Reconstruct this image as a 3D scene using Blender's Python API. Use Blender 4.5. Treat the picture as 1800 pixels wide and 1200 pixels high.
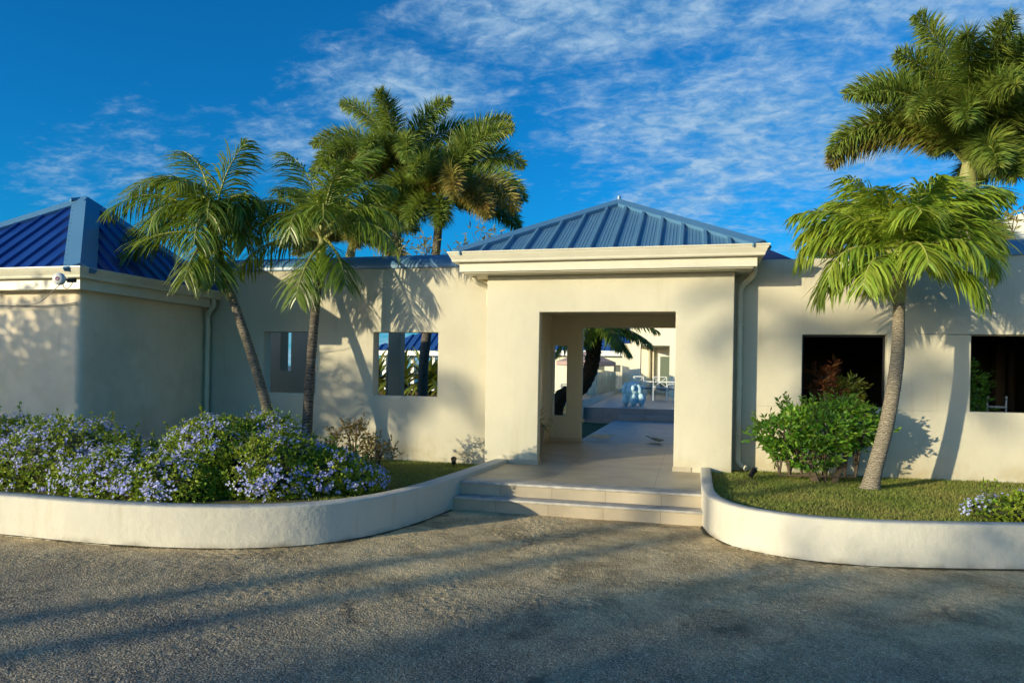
import bpy, bmesh, math, random
from mathutils import Vector, Matrix, noise
R = math.radians
random.seed(7)
S = bpy.context.scene
for o in list(bpy.data.objects): bpy.data.objects.remove(o)

# ------------------------------------------------------------------ camera
cam = bpy.data.cameras.new("camera"); co = bpy.data.objects.new("camera", cam)
S.collection.objects.link(co); S.camera = co
cam.sensor_width = 36; cam.lens = 24.8; cam.shift_y = 56/1800; cam.clip_start = .05; cam.clip_end = 30000
co.matrix_world = Matrix.Translation((0, 0, 1.6)) @ Matrix.Rotation(math.atan(315/1240), 4, 'Z') @ Matrix.Rotation(R(90), 4, 'X') @ Matrix.Rotation(.017, 4, 'Z')

# ------------------------------------------------------------------ light
SD = Vector((.85, 1, -.22)).normalized()           # direction the sunlight travels
S.view_settings.view_transform = 'Standard'; S.view_settings.look = 'None'
S.view_settings.exposure = 0.38; S.view_settings.gamma = 1
sun = bpy.data.lights.new("sun", 'SUN'); sun.energy = 3.9; sun.angle = R(.55); sun.color = (1, .88, .60)
so = bpy.data.objects.new("sun", sun); S.collection.objects.link(so); so.location = (-20, -24, 12)
so.rotation_euler = SD.to_track_quat('-Z', 'Y').to_euler()

W = bpy.data.worlds.new("World"); S.world = W; W.use_nodes = True
def world():
    nt = W.node_tree; N = nt.nodes; L = nt.links; N.clear()
    out = N.new('ShaderNodeOutputWorld'); bg = N.new('ShaderNodeBackground'); L.new(bg.outputs[0], out.inputs[0])
    sky = N.new('ShaderNodeTexSky'); sky.sky_type = 'NISHITA'; sky.sun_disc = False
    sky.sun_elevation = math.asin(-SD.z); sky.sun_rotation = math.atan2(-SD.x, -SD.y)
    sky.air_density = 1.0; sky.dust_density = .3; sky.ozone_density = 2.5
    bg.inputs[1].default_value = .15
    def M(op, a, b=None, c=None, clamp=False):
        n = N.new('ShaderNodeMath'); n.operation = op; n.use_clamp = clamp
        for i, v in enumerate((a, b, c)):
            if v is None: continue
            if isinstance(v, (int, float)): n.inputs[i].default_value = v
            else: L.new(v, n.inputs[i])
        return n.outputs[0]
    tc = N.new('ShaderNodeTexCoord'); sp = N.new('ShaderNodeSeparateXYZ'); L.new(tc.outputs['Generated'], sp.inputs[0])
    x, y, z = sp.outputs
    zz = M('ADD', M('MAXIMUM', z, 0.0), .22)
    px = M('DIVIDE', x, zz); py = M('DIVIDE', y, zz)
    cv = N.new('ShaderNodeCombineXYZ'); L.new(px, cv.inputs[0]); L.new(py, cv.inputs[1])
    # heading / height coordinates used only to say where in the sky the cloud fields lie
    yy = M('MAXIMUM', y, .02); u = M('DIVIDE', x, yy); v = M('DIVIDE', z, yy)
    def noise_(scale, det, rough, rot=0, sc=(1, 1, 1), off=(0, 0, 0), dist=0):
        m = N.new('ShaderNodeMapping'); m.inputs['Rotation'].default_value = (0, 0, R(rot)); m.inputs['Scale'].default_value = sc; m.inputs['Location'].default_value = off
        L.new(cv.outputs[0], m.inputs[0])
        n = N.new('ShaderNodeTexNoise'); n.inputs['Scale'].default_value = scale; n.inputs['Detail'].default_value = det; n.inputs['Roughness'].default_value = rough; n.inputs['Distortion'].default_value = dist
        L.new(m.outputs[0], n.inputs[0]); return n.outputs[0]
    def ramp(v_, a, b):
        n = N.new('ShaderNodeMapRange'); n.interpolation_type = 'SMOOTHSTEP'
        L.new(v_, n.inputs[0]); n.inputs[1].default_value = a; n.inputs[2].default_value = b; return n.outputs[0]
    def blob(cu, cv_, ru, rv, tilt=0):
        ct, st = math.cos(R(tilt)), math.sin(R(tilt))
        du = M('SUBTRACT', u, cu); dv = M('SUBTRACT', v, cv_)
        a = M('ADD', M('MULTIPLY', du, ct/ru), M('MULTIPLY', dv, st/ru)); b = M('ADD', M('MULTIPLY', du, -st/rv), M('MULTIPLY', dv, ct/rv))
        r = M('SQRT', M('ADD', M('MULTIPLY', a, a), M('MULTIPLY', b, b)))
        n = ramp(r, 1.15, .25); return n
    big = noise_(1.6, 4, .55, 20, off=(3.1, 1.7, 0))
    puff = noise_(7.5, 6, .66, -35, (1, 1.3, 1), off=(.3, .2, 0), dist=.3)
    fine = noise_(22, 5, .62, -30, (1, 1.3, 1), dist=.5)
    wisp = noise_(3.2, 6, .66, 52, (.5, 2.0, 1), off=(5, 0, 0), dist=.7)
    field = M('MAXIMUM', M('MAXIMUM', blob(.22, .40, .62, .26, 10), blob(-.15, .52, .42, .14, -6)), M('MAXIMUM', M('MULTIPLY', blob(.02, .27, .42, .09, 28), .95), M('MULTIPLY', blob(-.44, .42, .26, .13, -10), .85)))
    field = M('MAXIMUM', field, M('MAXIMUM', M('MULTIPLY', blob(-.98, .36, .34, .16, 10), .62), M('MAXIMUM', M('MULTIPLY', blob(-.62, .36, .2, .10, -8), .75), M('MULTIPLY', blob(.08, .19, .5, .09, 4), .8))))
    field = M('MAXIMUM', field, M('MULTIPLY', ramp(v, .15, .03), .9))
    dens = M('ADD', M('ADD', M('MULTIPLY', puff, .42), M('MULTIPLY', fine, .26)), M('ADD', M('MULTIPLY', big, .30), M('MULTIPLY', wisp, .34)))
    thr = M('SUBTRACT', dens, M('MULTIPLY', M('SUBTRACT', 1.0, field), .34))
    cl = M('MULTIPLY', ramp(thr, .45, .80), .88)
    shade = ramp(M('ADD', M('MULTIPLY', fine, .5), M('MULTIPLY', puff, .6)), .36, .75)
    cc = N.new('ShaderNodeMix'); cc.data_type = 'RGBA'; L.new(shade, cc.inputs[0])
    cc.inputs[6].default_value = (.55, 1.75, 3.2, 1); cc.inputs[7].default_value = (2.3, 3.2, 4.1, 1)
    tint = N.new('ShaderNodeMix'); tint.data_type = 'RGBA'; tint.blend_type = 'MULTIPLY'; tint.inputs[0].default_value = 1
    L.new(sky.outputs[0], tint.inputs[6])
    dt = N.new('ShaderNodeVectorMath'); dt.operation = 'DOT_PRODUCT'; L.new(tc.outputs['Generated'], dt.inputs[0]); dt.inputs[1].default_value = tuple(-SD)
    tm = N.new('ShaderNodeMix'); tm.data_type = 'RGBA'; L.new(M('MULTIPLY', ramp(dt.outputs['Value'], .45, .98), ramp(z, .5, .12)), tm.inputs[0]); tm.inputs[6].default_value = SKYTINT; tm.inputs[7].default_value = SUNSIDE; L.new(tm.outputs[2], tint.inputs[7])
    mx = N.new('ShaderNodeMix'); mx.data_type = 'RGBA'; L.new(cl, mx.inputs[0]); L.new(tint.outputs[2], mx.inputs[6]); L.new(cc.outputs[2], mx.inputs[7])
    L.new(mx.outputs[2], bg.inputs[0])
SKYTINT = (.03, .58, 1.02, 1); SUNSIDE = (2.8, 2.7, 2.9, 1)  # SUNSIDE: added glow low around the unseen sun, brightening the shaded walls
world()

# ------------------------------------------------------------------ materials
def mat(name, col, rough=.6, spec=.5, metal=0, col2=None, nscale=4, ndet=4, bump=0, bscale=60, bdist=.01, transl=None, island=0, lo=.35, hi=.65, stretch=(1, 1, 1), coat=0):
    m = bpy.data.materials.new(name); m.use_nodes = True; nt = m.node_tree; N = nt.nodes; L = nt.links
    b = N['Principled BSDF']; b.inputs['Roughness'].default_value = rough; b.inputs['Specular IOR Level'].default_value = spec; b.inputs['Metallic'].default_value = metal
    b.inputs['Base Color'].default_value = (*col, 1); b.inputs['Coat Weight'].default_value = coat
    tc = N.new('ShaderNodeTexCoord'); src = tc.outputs['Object']
    if stretch != (1, 1, 1):
        mp = N.new('ShaderNodeMapping'); mp.inputs['Scale'].default_value = stretch; L.new(src, mp.inputs[0]); src = mp.outputs[0]
    c = None
    if col2:
        n = N.new('ShaderNodeTexNoise'); n.inputs['Scale'].default_value = nscale; n.inputs['Detail'].default_value = ndet; n.inputs['Roughness'].default_value = .6; L.new(src, n.inputs[0])
        r = N.new('ShaderNodeMapRange'); L.new(n.outputs[0], r.inputs[0]); r.inputs[1].default_value = lo; r.inputs[2].default_value = hi
        x = N.new('ShaderNodeMix'); x.data_type = 'RGBA'; L.new(r.outputs[0], x.inputs[0]); x.inputs[6].default_value = (*col, 1); x.inputs[7].default_value = (*col2, 1)
        c = x.outputs[2]
    if island:
        g = N.new('ShaderNodeNewGeometry'); h = N.new('ShaderNodeHueSaturation'); r = N.new('ShaderNodeMapRange'); L.new(g.outputs['Random Per Island'], r.inputs[0])
        r.inputs[3].default_value = 1-island; r.inputs[4].default_value = 1+island; L.new(r.outputs[0], h.inputs['Value'])
        r2 = N.new('ShaderNodeMapRange'); w = N.new('ShaderNodeTexWhiteNoise'); w.noise_dimensions = '1D'; L.new(g.outputs['Random Per Island'], w.inputs['W']); L.new(w.outputs[0], r2.inputs[0])
        r2.inputs[3].default_value = .5-.035*min(1, island*2); r2.inputs[4].default_value = .5+.02; L.new(r2.outputs[0], h.inputs['Hue'])
        if c: L.new(c, h.inputs['Color'])
        else: h.inputs['Color'].default_value = (*col, 1)
        c = h.outputs[0]
    if c: L.new(c, b.inputs['Base Color'])
    if bump:
        n = N.new('ShaderNodeTexNoise'); n.inputs['Scale'].default_value = bscale; n.inputs['Detail'].default_value = 4; L.new(src, n.inputs[0])
        bp = N.new('ShaderNodeBump'); bp.inputs['Strength'].default_value = bump; bp.inputs['Distance'].default_value = bdist; L.new(n.outputs[0], bp.inputs['Height']); L.new(bp.outputs[0], b.inputs['Normal'])
    if transl:
        t = N.new('ShaderNodeBsdfTranslucent'); t.inputs[0].default_value = (*transl, 1)
        if c:
            hs = N.new('ShaderNodeMix'); hs.data_type = 'RGBA'; hs.blend_type = 'MIX'; hs.inputs[0].default_value = .5; L.new(c, hs.inputs[6]); hs.inputs[7].default_value = (*transl, 1); L.new(hs.outputs[2], t.inputs[0])
        ms = N.new('ShaderNodeMixShader'); ms.inputs[0].default_value = .3
        L.new(b.outputs[0], ms.inputs[1]); L.new(t.outputs[0], ms.inputs[2]); L.new(ms.outputs[0], N['Material Output'].inputs[0])
    return m

def plaster(name, col, dirt=(.42, .33, .16), z0=.25, z1=.75, amt=.55, streak=.25, bumpd=.006):
    m = bpy.data.materials.new(name); m.use_nodes = True; nt = m.node_tree; N = nt.nodes; L = nt.links; b = N['Principled BSDF']
    b.inputs['Roughness'].default_value = .85; b.inputs['Specular IOR Level'].default_value = .25
    g = N.new('ShaderNodeNewGeometry'); pos = g.outputs['Position']
    def noise_(scale, det=4, sc=None):
        n = N.new('ShaderNodeTexNoise'); n.inputs['Scale'].default_value = scale; n.inputs['Detail'].default_value = det; n.inputs['Roughness'].default_value = .6
        s = pos
        if sc: mp = N.new('ShaderNodeMapping'); mp.inputs['Scale'].default_value = sc; L.new(pos, mp.inputs[0]); s = mp.outputs[0]
        L.new(s, n.inputs[0]); return n.outputs[0]
    def mr(v, a, b_, c=0, d=1):
        n = N.new('ShaderNodeMapRange'); n.interpolation_type = 'SMOOTHSTEP'; L.new(v, n.inputs[0])
        for i, q in enumerate((a, b_, c, d)): n.inputs[i+1].default_value = q
        return n.outputs[0]
    def mix(f, a, b_):
        n = N.new('ShaderNodeMix'); n.data_type = 'RGBA'; L.new(f, n.inputs[0])
        for i, q in ((6, a), (7, b_)):
            if isinstance(q, tuple): n.inputs[i].default_value = (*q, 1)
            else: L.new(q, n.inputs[i])
        return n.outputs[2]
    def mul(a, b_):
        n = N.new('ShaderNodeMath'); n.operation = 'MULTIPLY'; L.new(a, n.inputs[0])
        if isinstance(b_, float): n.inputs[1].default_value = b_
        else: L.new(b_, n.inputs[1])
        return n.outputs[0]
    c = mix(mr(noise_(.9, 6), .35, .68), col, tuple(q*.90 for q in col))
    c = mix(mul(mr(noise_(2.2, 5, (3, 3, .35)), .55, .8), streak), c, tuple(a*b_ for a, b_ in zip(col, (.72, .66, .55))))
    sp = N.new('ShaderNodeSeparateXYZ'); L.new(pos, sp.inputs[0])
    low = mr(sp.outputs[2], z1, z0)
    c = mix(mul(mul(low, mr(noise_(3.5, 6), .38, .7)), amt), c, dirt)
    c = mix(mul(mr(noise_(26, 3), .70, .76), .35), c, tuple(q*.55 for q in col))
    L.new(c, b.inputs['Base Color'])
    ad = N.new('ShaderNodeMath'); ad.operation = 'ADD'; L.new(mul(noise_(5, 3), 3.0), ad.inputs[0]); L.new(mul(noise_(70, 4), .35), ad.inputs[1])
    bp = N.new('ShaderNodeBump'); bp.inputs['Strength'].default_value = .5; bp.inputs['Distance'].default_value = bumpd
    L.new(ad.outputs[0], bp.inputs['Height']); L.new(bp.outputs[0], b.inputs['Normal'])
    return m

M_wall = plaster('cream_plaster', (.60, .555, .42), streak=.45, amt=.7)
M_wall2 = plaster('cream_plaster_portico', (.60, .56, .425), z0=.3, z1=.6, amt=.45, streak=.3)
M_gar = plaster('garage_plaster', (.82, .70, .51), z0=1.9, z1=2.9, amt=.2, streak=.45)
M_kerb = plaster('planter_plaster', (.62, .59, .49), dirt=(.16, .13, .08), z0=-.02, z1=.08, amt=.9, streak=.5, bumpd=.010)
M_trim = mat('cream_trim', (.68, .64, .49), .35, .4, col2=(.62, .58, .44), nscale=3)
M_blue = mat('blue_roof_metal', (.085, .19, .30), .38, .5, col2=(.10, .22, .33), nscale=2)
M_bluedk = mat('deep_blue_roof_metal', (.008, .035, .19), .32, .6, col2=(.012, .05, .23), nscale=2)
M_cap = mat('pale_blue_metal_cap', (.08, .20, .34), .34, .6, col2=(.10, .23, .36), nscale=1.5)
M_darkroof = mat('far_blue_roof', (.02, .08, .26), .5, .4)
M_white = mat('white_paint', (.78, .78, .74), .4)
M_black = mat('black_metal', (.012, .012, .013), .45)
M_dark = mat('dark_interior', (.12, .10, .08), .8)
M_grey = mat('grey_plaster_pillar', (.46, .37, .25), .8, col2=(.41, .33, .22), nscale=2)
M_screw = mat('screw', (.3, .33, .36), .35, metal=.6)
M_soil = mat('soil', (.055, .04, .022), .95, col2=(.10, .075, .04), nscale=9, bump=.8, bscale=40, bdist=.03)
M_lawnbase = mat('lawn_soil', (.12, .13, .03), .95, col2=(.20, .17, .06), nscale=5, bump=.8, bscale=60, bdist=.02)
M_grass = mat('grass_blade', (.19, .26, .045), .7, .3, col2=(.33, .32, .08), nscale=1.8, transl=(.24, .26, .05), island=.35)
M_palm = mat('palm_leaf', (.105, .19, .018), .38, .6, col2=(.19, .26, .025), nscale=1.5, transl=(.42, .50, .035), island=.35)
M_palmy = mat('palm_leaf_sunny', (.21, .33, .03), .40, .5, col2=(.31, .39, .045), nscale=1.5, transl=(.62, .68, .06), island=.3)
M_fox = mat('foxtail_leaf', (.12, .20, .035), .5, .4, col2=(.22, .27, .04), nscale=1.2, transl=(.32, .42, .05), island=.4)
M_foxold = mat('foxtail_old_leaf', (.17, .20, .035), .55, .4, col2=(.29, .22, .05), nscale=1.5, transl=(.34, .27, .05), island=.4)
M_rach = mat('leaf_stalk', (.33, .34, .08), .5)
M_shaft = mat('crownshaft', (.24, .27, .08), .5, col2=(.34, .30, .12), nscale=5)
M_bloom = mat('plumbago_flower', (.32, .35, .80), .6, .3, col2=(.66, .69, .92), nscale=7, transl=(.45, .48, .85), island=.25)
M_bushl = mat('plumbago_leaf', (.14, .26, .02), .5, .4, col2=(.30, .37, .03), nscale=3, transl=(.5, .6, .04), island=.45)
M_green = mat('glossy_leaf', (.08, .22, .02), .35, .5, col2=(.18, .34, .03), nscale=4, transl=(.3, .5, .03), island=.4)
M_twig = mat('twig', (.11, .08, .05), .9)
M_red = mat('croton_red', (.18, .07, .02), .45, transl=(.5, .1, .02), island=.4)
M_strap = mat('strap_leaf', (.12, .17, .02), .45, col2=(.22, .22, .03), nscale=3, transl=(.3, .35, .03), island=.3)
M_fadefab = mat('parasol_fabric', (.40, .29, .26), .9)
M_sculpt = mat('sculpture_blue', (.55, .78, .86), .85, .1)
M_leafdry = mat('dry_leaf', (.92, .88, .72), .6, transl=(.6, .5, .3))
M_pot = mat('pot', (.25, .2, .15), .8)

def trunk_mat(name, c1, c2, rings=9.0):
    m = mat(name, c1, .9, .2); nt = m.node_tree; N = nt.nodes; L = nt.links; b = N['Principled BSDF']
    tc = N.new('ShaderNodeTexCoord'); w = N.new('ShaderNodeTexWave'); w.wave_type = 'BANDS'; w.bands_direction = 'Z'; w.inputs['Scale'].default_value = rings; w.inputs['Distortion'].default_value = 9; w.inputs['Detail'].default_value = 3; w.inputs['Detail Scale'].default_value = 2
    L.new(tc.outputs['Object'], w.inputs[0])
    n = N.new('ShaderNodeTexNoise'); n.inputs['Scale'].default_value = 14; n.inputs['Detail'].default_value = 5; L.new(tc.outputs['Object'], n.inputs[0])
    a = N.new('ShaderNodeMath'); a.operation = 'MULTIPLY'; L.new(w.outputs[0], a.inputs[0]); L.new(n.outputs[0], a.inputs[1])
    r = N.new('ShaderNodeMapRange'); L.new(a.outputs[0], r.inputs[0]); r.inputs[1].default_value = .02; r.inputs[2].default_value = .42
    x = N.new('ShaderNodeMix'); x.data_type = 'RGBA'; L.new(r.outputs[0], x.inputs[0]); x.inputs[6].default_value = (*c2, 1); x.inputs[7].default_value = (*c1, 1)
    L.new(x.outputs[2], b.inputs['Base Color'])
    bp = N.new('ShaderNodeBump'); bp.inputs['Strength'].default_value = .6; bp.inputs['Distance'].default_value = .012; L.new(a.outputs[0], bp.inputs['Height']); L.new(bp.outputs[0], b.inputs['Normal'])
    return m
M_trunk = trunk_mat('palm_trunk', (.24, .21, .15), (.09, .075, .055))
M_trunkp = trunk_mat('pale_palm_trunk', (.30, .26, .19), (.14, .115, .08), 12)
M_trunkg = trunk_mat('grey_palm_trunk', (.17, .15, .12), (.06, .05, .04), 7)

def asphalt():
    m = bpy.data.materials.new('asphalt'); m.use_nodes = True; nt = m.node_tree; N = nt.nodes; L = nt.links; b = N['Principled BSDF']
    b.inputs['Roughness'].default_value = .9; b.inputs['Specular IOR Level'].default_value = .2
    tc = N.new('ShaderNodeTexCoord'); P = tc.outputs['Object']
    def no(s, d=5, r=.6, dist=0):
        n = N.new('ShaderNodeTexNoise'); n.inputs['Scale'].default_value = s; n.inputs['Detail'].default_value = d; n.inputs['Roughness'].default_value = r; n.inputs['Distortion'].default_value = dist; L.new(P, n.inputs[0]); return n.outputs[0]
    def mr(v, a, b_, c=0, d=1):
        n = N.new('ShaderNodeMapRange'); L.new(v, n.inputs[0])
        for i, q in enumerate((a, b_, c, d)): n.inputs[i+1].default_value = q
        return n.outputs[0]
    def mix(f, a, b_):
        n = N.new('ShaderNodeMix'); n.data_type = 'RGBA'; L.new(f, n.inputs[0])
        for i, q in ((6, a), (7, b_)):
            if isinstance(q, tuple): n.inputs[i].default_value = (*q, 1)
            else: L.new(q, n.inputs[i])
        return n.outputs[2]
    v = N.new('ShaderNodeTexVoronoi'); v.inputs['Scale'].default_value = 60; L.new(P, v.inputs[0])
    v2 = N.new('ShaderNodeTexVoronoi'); v2.inputs['Scale'].default_value = 130; L.new(P, v2.inputs[0])
    base = mix(mr(no(1.1, 7, .68, .4), .38, .62), (.16, .135, .10), (.40, .32, .19))
    base = mix(mr(no(.55, 8, .72, .8), .55, .72), base, (.11, .10, .085))
    base = mix(mr(no(3.2, 7, .7, 1.0), .66, .76, 0, .6), base, (.52, .47, .38))
    hs = N.new('ShaderNodeSeparateColor'); L.new(v2.outputs['Color'], hs.inputs[0])
    base = mix(mr(hs.outputs[0], 0, 1, 0, .75), base, mix(mr(hs.outputs[1], .35, .75), (.07, .066, .06), (.72, .62, .45)))
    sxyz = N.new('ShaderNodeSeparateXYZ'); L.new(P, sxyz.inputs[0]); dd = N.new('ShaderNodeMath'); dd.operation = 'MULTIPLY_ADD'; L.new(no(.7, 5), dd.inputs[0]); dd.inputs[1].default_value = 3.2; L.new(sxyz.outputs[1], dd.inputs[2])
    dusty_lit = mix(mr(no(1.7, 8, .75, .6), .43, .58), (.86, .65, .34), (.40, .29, .14)); dusty_lit = mix(mr(hs.outputs[0], 0, 1, 0, .6), dusty_lit, mix(mr(hs.outputs[1], .35, .75), (.20, .15, .08), (.85, .68, .40)))
    base = mix(mr(dd.outputs[0], 5.0, 7.4, 0, .88), base, dusty_lit)  # tan dust towards the kerbs; sunlit against shaded road also painted into this gradient
    base = mix(mr(no(.9, 8, .75, 1.2), .56, .66, 0, .7), base, (.085, .075, .055))
    base = mix(mr(no(5.5, 8, .8, 1.5), .66, .74, 0, .7), base, (.70, .64, .52))
    L.new(base, b.inputs['Base Color'])
    a = N.new('ShaderNodeMath'); a.operation = 'ADD'; L.new(mr(v.outputs['Distance'], 0, .6, 1, 0), a.inputs[0])
    c = N.new('ShaderNodeMath'); c.operation = 'MULTIPLY'; L.new(no(16, 6, .7), c.inputs[0]); c.inputs[1].default_value = 2.4; L.new(c.outputs[0], a.inputs[1])
    a2 = N.new('ShaderNodeMath'); a2.operation = 'ADD'; L.new(a.outputs[0], a2.inputs[0]); L.new(mr(v2.outputs['Distance'], 0, .6, .5, 0), a2.inputs[1])
    bp = N.new('ShaderNodeBump'); bp.inputs['Strength'].default_value = .6; bp.inputs['Distance'].default_value = .008; L.new(a2.outputs[0], bp.inputs['Height']); L.new(bp.outputs[0], b.inputs['Normal'])
    return m
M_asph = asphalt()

def tiles(name, c1, c2, mortar, w=1.2, h=1.2, off=(0, 0, 0)):
    m = bpy.data.materials.new(name); m.use_nodes = True; nt = m.node_tree; N = nt.nodes; L = nt.links; b = N['Principled BSDF']
    b.inputs['Roughness'].default_value = .45; b.inputs['Specular IOR Level'].default_value = .35
    g = N.new('ShaderNodeNewGeometry'); mp = N.new('ShaderNodeMapping'); mp.inputs['Location'].default_value = off; L.new(g.outputs['Position'], mp.inputs[0])
    br = N.new('ShaderNodeTexBrick'); br.offset = 0; br.inputs['Scale'].default_value = 1; br.inputs['Brick Width'].default_value = w; br.inputs['Row Height'].default_value = h; br.inputs['Mortar Size'].default_value = .005; br.inputs['Mortar Smooth'].default_value = .3
    br.inputs['Color1'].default_value = (*c1, 1); br.inputs['Color2'].default_value = (*c2, 1); br.inputs['Mortar'].default_value = (*mortar, 1); L.new(mp.outputs[0], br.inputs[0])
    n = N.new('ShaderNodeTexNoise'); n.inputs['Scale'].default_value = 2.5; n.inputs['Detail'].default_value = 6; L.new(g.outputs['Position'], n.inputs[0])
    r = N.new('ShaderNodeMapRange'); L.new(n.outputs[0], r.inputs[0]); r.inputs[1].default_value = .35; r.inputs[2].default_value = .7; r.inputs[3].default_value = 1.05; r.inputs[4].default_value = .78
    x = N.new('ShaderNodeMix'); x.data_type = 'RGBA'; x.blend_type = 'MULTIPLY'; x.inputs[0].default_value = 1; L.new(br.outputs[0], x.inputs[6]); L.new(r.outputs[0], x.inputs[7]); L.new(x.outputs[2], b.inputs['Base Color'])
    return m
M_tile = tiles('porch_tiles', (.47, .39, .26), (.44, .365, .24), (.28, .23, .16), 1.25, 1.25, (.4, .35, 0))
M_riser = tiles('step_riser_stone', (.46, .39, .28), (.42, .355, .255), (.30, .25, .18), .62, 5, (.3, 0, 0))
M_nose = mat('step_nosing_stone', (.50, .47, .40), .6, col2=(.30, .29, .27), nscale=7, ndet=6, bump=.4, bscale=60)
M_tiled = tiles('courtyard_tiles', (.33, .33, .33), (.30, .30, .30), (.14, .14, .14), 1.25, 1.25)

def glass(name, tint=(.8, .9, .85), alpha=.25):
    m = bpy.data.materials.new(name); m.use_nodes = True; nt = m.node_tree; N = nt.nodes; L = nt.links
    t = N.new('ShaderNodeBsdfTransparent'); t.inputs[0].default_value = (*tint, 1); g = N.new('ShaderNodeBsdfGlossy'); g.inputs[1].default_value = .02
    f = N.new('ShaderNodeFresnel'); f.inputs[0].default_value = 1.5; ms = N.new('ShaderNodeMixShader')
    L.new(f.outputs[0], ms.inputs[0]); L.new(t.outputs[0], ms.inputs[1]); L.new(g.outputs[0], ms.inputs[2]); L.new(ms.outputs[0], N['Material Output'].inputs[0])
    return m
M_glass = glass('clear_glass')

# ------------------------------------------------------------------ mesh helpers
class MB:
    def __init__(s): s.v = []; s.f = []; s.m = []; s.cm = 0
    def add(s, vs, fs):
        b = len(s.v); s.v += [tuple(v) for v in vs]
        for f in fs: s.f.append(tuple(b+i for i in f)); s.m.append(s.cm)
        return s
    def box(s, x0, x1, y0, y1, z0, z1):
        return s.add([(x0, y0, z0), (x1, y0, z0), (x1, y1, z0), (x0, y1, z0), (x0, y0, z1), (x1, y0, z1), (x1, y1, z1), (x0, y1, z1)],
                     [(0, 3, 2, 1), (4, 5, 6, 7), (0, 1, 5, 4), (1, 2, 6, 5), (2, 3, 7, 6), (3, 0, 4, 7)])
    def tube(s, pts, rad, n=8, cap=True):
        pts = [Vector(p) for p in pts]
        if not isinstance(rad, (list, tuple)): rad = [rad]*len(pts)
        vs = []; fs = []; prev = None
        for i, p in enumerate(pts):
            d = (pts[min(i+1, len(pts)-1)]-pts[max(i-1, 0)]).normalized()
            if prev is None:
                a = Vector((0, 0, 1)) if abs(d.z) < .9 else Vector((1, 0, 0)); a = (a-d*a.dot(d)).normalized()
            else: a = (prev-d*prev.dot(d)).normalized()
            prev = a; b = d.cross(a)
            for k in range(n):
                t = 2*math.pi*k/n; vs.append(p+(a*math.cos(t)+b*math.sin(t))*rad[i])
        for i in range(len(pts)-1):
            for k in range(n):
                k2 = (k+1) % n; fs.append((i*n+k, i*n+k2, (i+1)*n+k2, (i+1)*n+k))
        if cap: fs.append(tuple(range(n))[::-1]); fs.append(tuple((len(pts)-1)*n+k for k in range(n)))
        return s.add(vs, fs)
    def lathe(s, c, prof, n=16):
        vs = []; fs = []
        for (r, z) in prof:
            for k in range(n):
                t = 2*math.pi*k/n; vs.append((c[0]+r*math.cos(t), c[1]+r*math.sin(t), c[2]+z))
        for i in range(len(prof)-1):
            for k in range(n):
                k2 = (k+1) % n; fs.append((i*n+k, i*n+k2, (i+1)*n+k2, (i+1)*n+k))
        fs.append(tuple(range(n))[::-1]); fs.append(tuple((len(prof)-1)*n+k for k in range(n)))
        return s.add(vs, fs)
    def sweep(s, path, prof, closed_path=False):
        """profile (out, z) swept along an XY path with mitred corners; out is to the right of travel."""
        P = [Vector((p[0], p[1])) for p in path]; zo = [p[2] if len(p) > 2 else 0 for p in path]; n = len(P); rings = []
        for i in range(n):
            if closed_path: a = (P[i]-P[i-1]).normalized(); b = (P[(i+1) % n]-P[i]).normalized()
            else:
                a = (P[i]-P[i-1]).normalized() if i > 0 else None; b = (P[i+1]-P[i]).normalized() if i < n-1 else None
                a = a or b; b = b or a
            na = Vector((a.y, -a.x)); nb = Vector((b.y, -b.x)); m = (na+nb).normalized(); k = 1/max(.35, m.dot(na))
            rings.append([(P[i].x+m.x*k*o, P[i].y+m.y*k*o, z+zo[i]) for o, z in prof])
        m = len(prof); vs = [v for r in rings for v in r]; fs = []
        for i in range(n if closed_path else n-1):
            j = (i+1) % n
            for k in range(m):
                l = (k+1) % m; fs.append((i*m+k, j*m+k, j*m+l, i*m+l))
        if not closed_path: fs.append(tuple(range(m))); fs.append(tuple((n-1)*m+k for k in range(m))[::-1])
        return s.add(vs, fs)
    def prism(s, poly, z0, z1):
        n = len(poly); vs = [(x, y, z0) for x, y in poly]+[(x, y, z1) for x, y in poly]
        return s.add(vs, [tuple(range(n))[::-1], tuple(range(n, 2*n))]+[(i, (i+1) % n, n+(i+1) % n, n+i) for i in range(n)])

def wloc(o):
    v = Vector((0, 0, 0))
    while o: v += o.location; o = o.parent
    return v
def obj(name, mb, mats, parent=None, smooth=False, loc=None, bevel=0, merge=False, angle=None):
    if not isinstance(mats, (list, tuple)): mats = [mats]
    off = wloc(parent) if parent else Vector(loc or (0, 0, 0))
    me = bpy.data.meshes.new(name); me.from_pydata([(v[0]-off.x, v[1]-off.y, v[2]-off.z) for v in mb.v], [], mb.f)
    for m in mats: me.materials.append(m)
    if len(mats) > 1: me.polygons.foreach_set('material_index', mb.m)
    if merge or bevel:
        bm = bmesh.new(); bm.from_mesh(me)
        if merge: bmesh.ops.remove_doubles(bm, verts=bm.verts, dist=.0005)
        bmesh.ops.recalc_face_normals(bm, faces=bm.faces)
        if bevel:
            es = [e for e in bm.edges if len(e.link_faces) == 2 and e.calc_face_angle(0) > R(50)]
            bmesh.ops.bevel(bm, geom=es, offset=bevel, segments=3, affect='EDGES', profile=.5)
        bm.to_mesh(me); bm.free()
    if smooth or bevel:
        me.polygons.foreach_set('use_smooth', [True]*len(me.polygons))
        me.set_sharp_from_angle(angle=R(angle or 45))
    me.update()
    o = bpy.data.objects.new(name, me); S.collection.objects.link(o)
    if parent: o.parent = parent
    else: o.location = off
    return o
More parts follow.
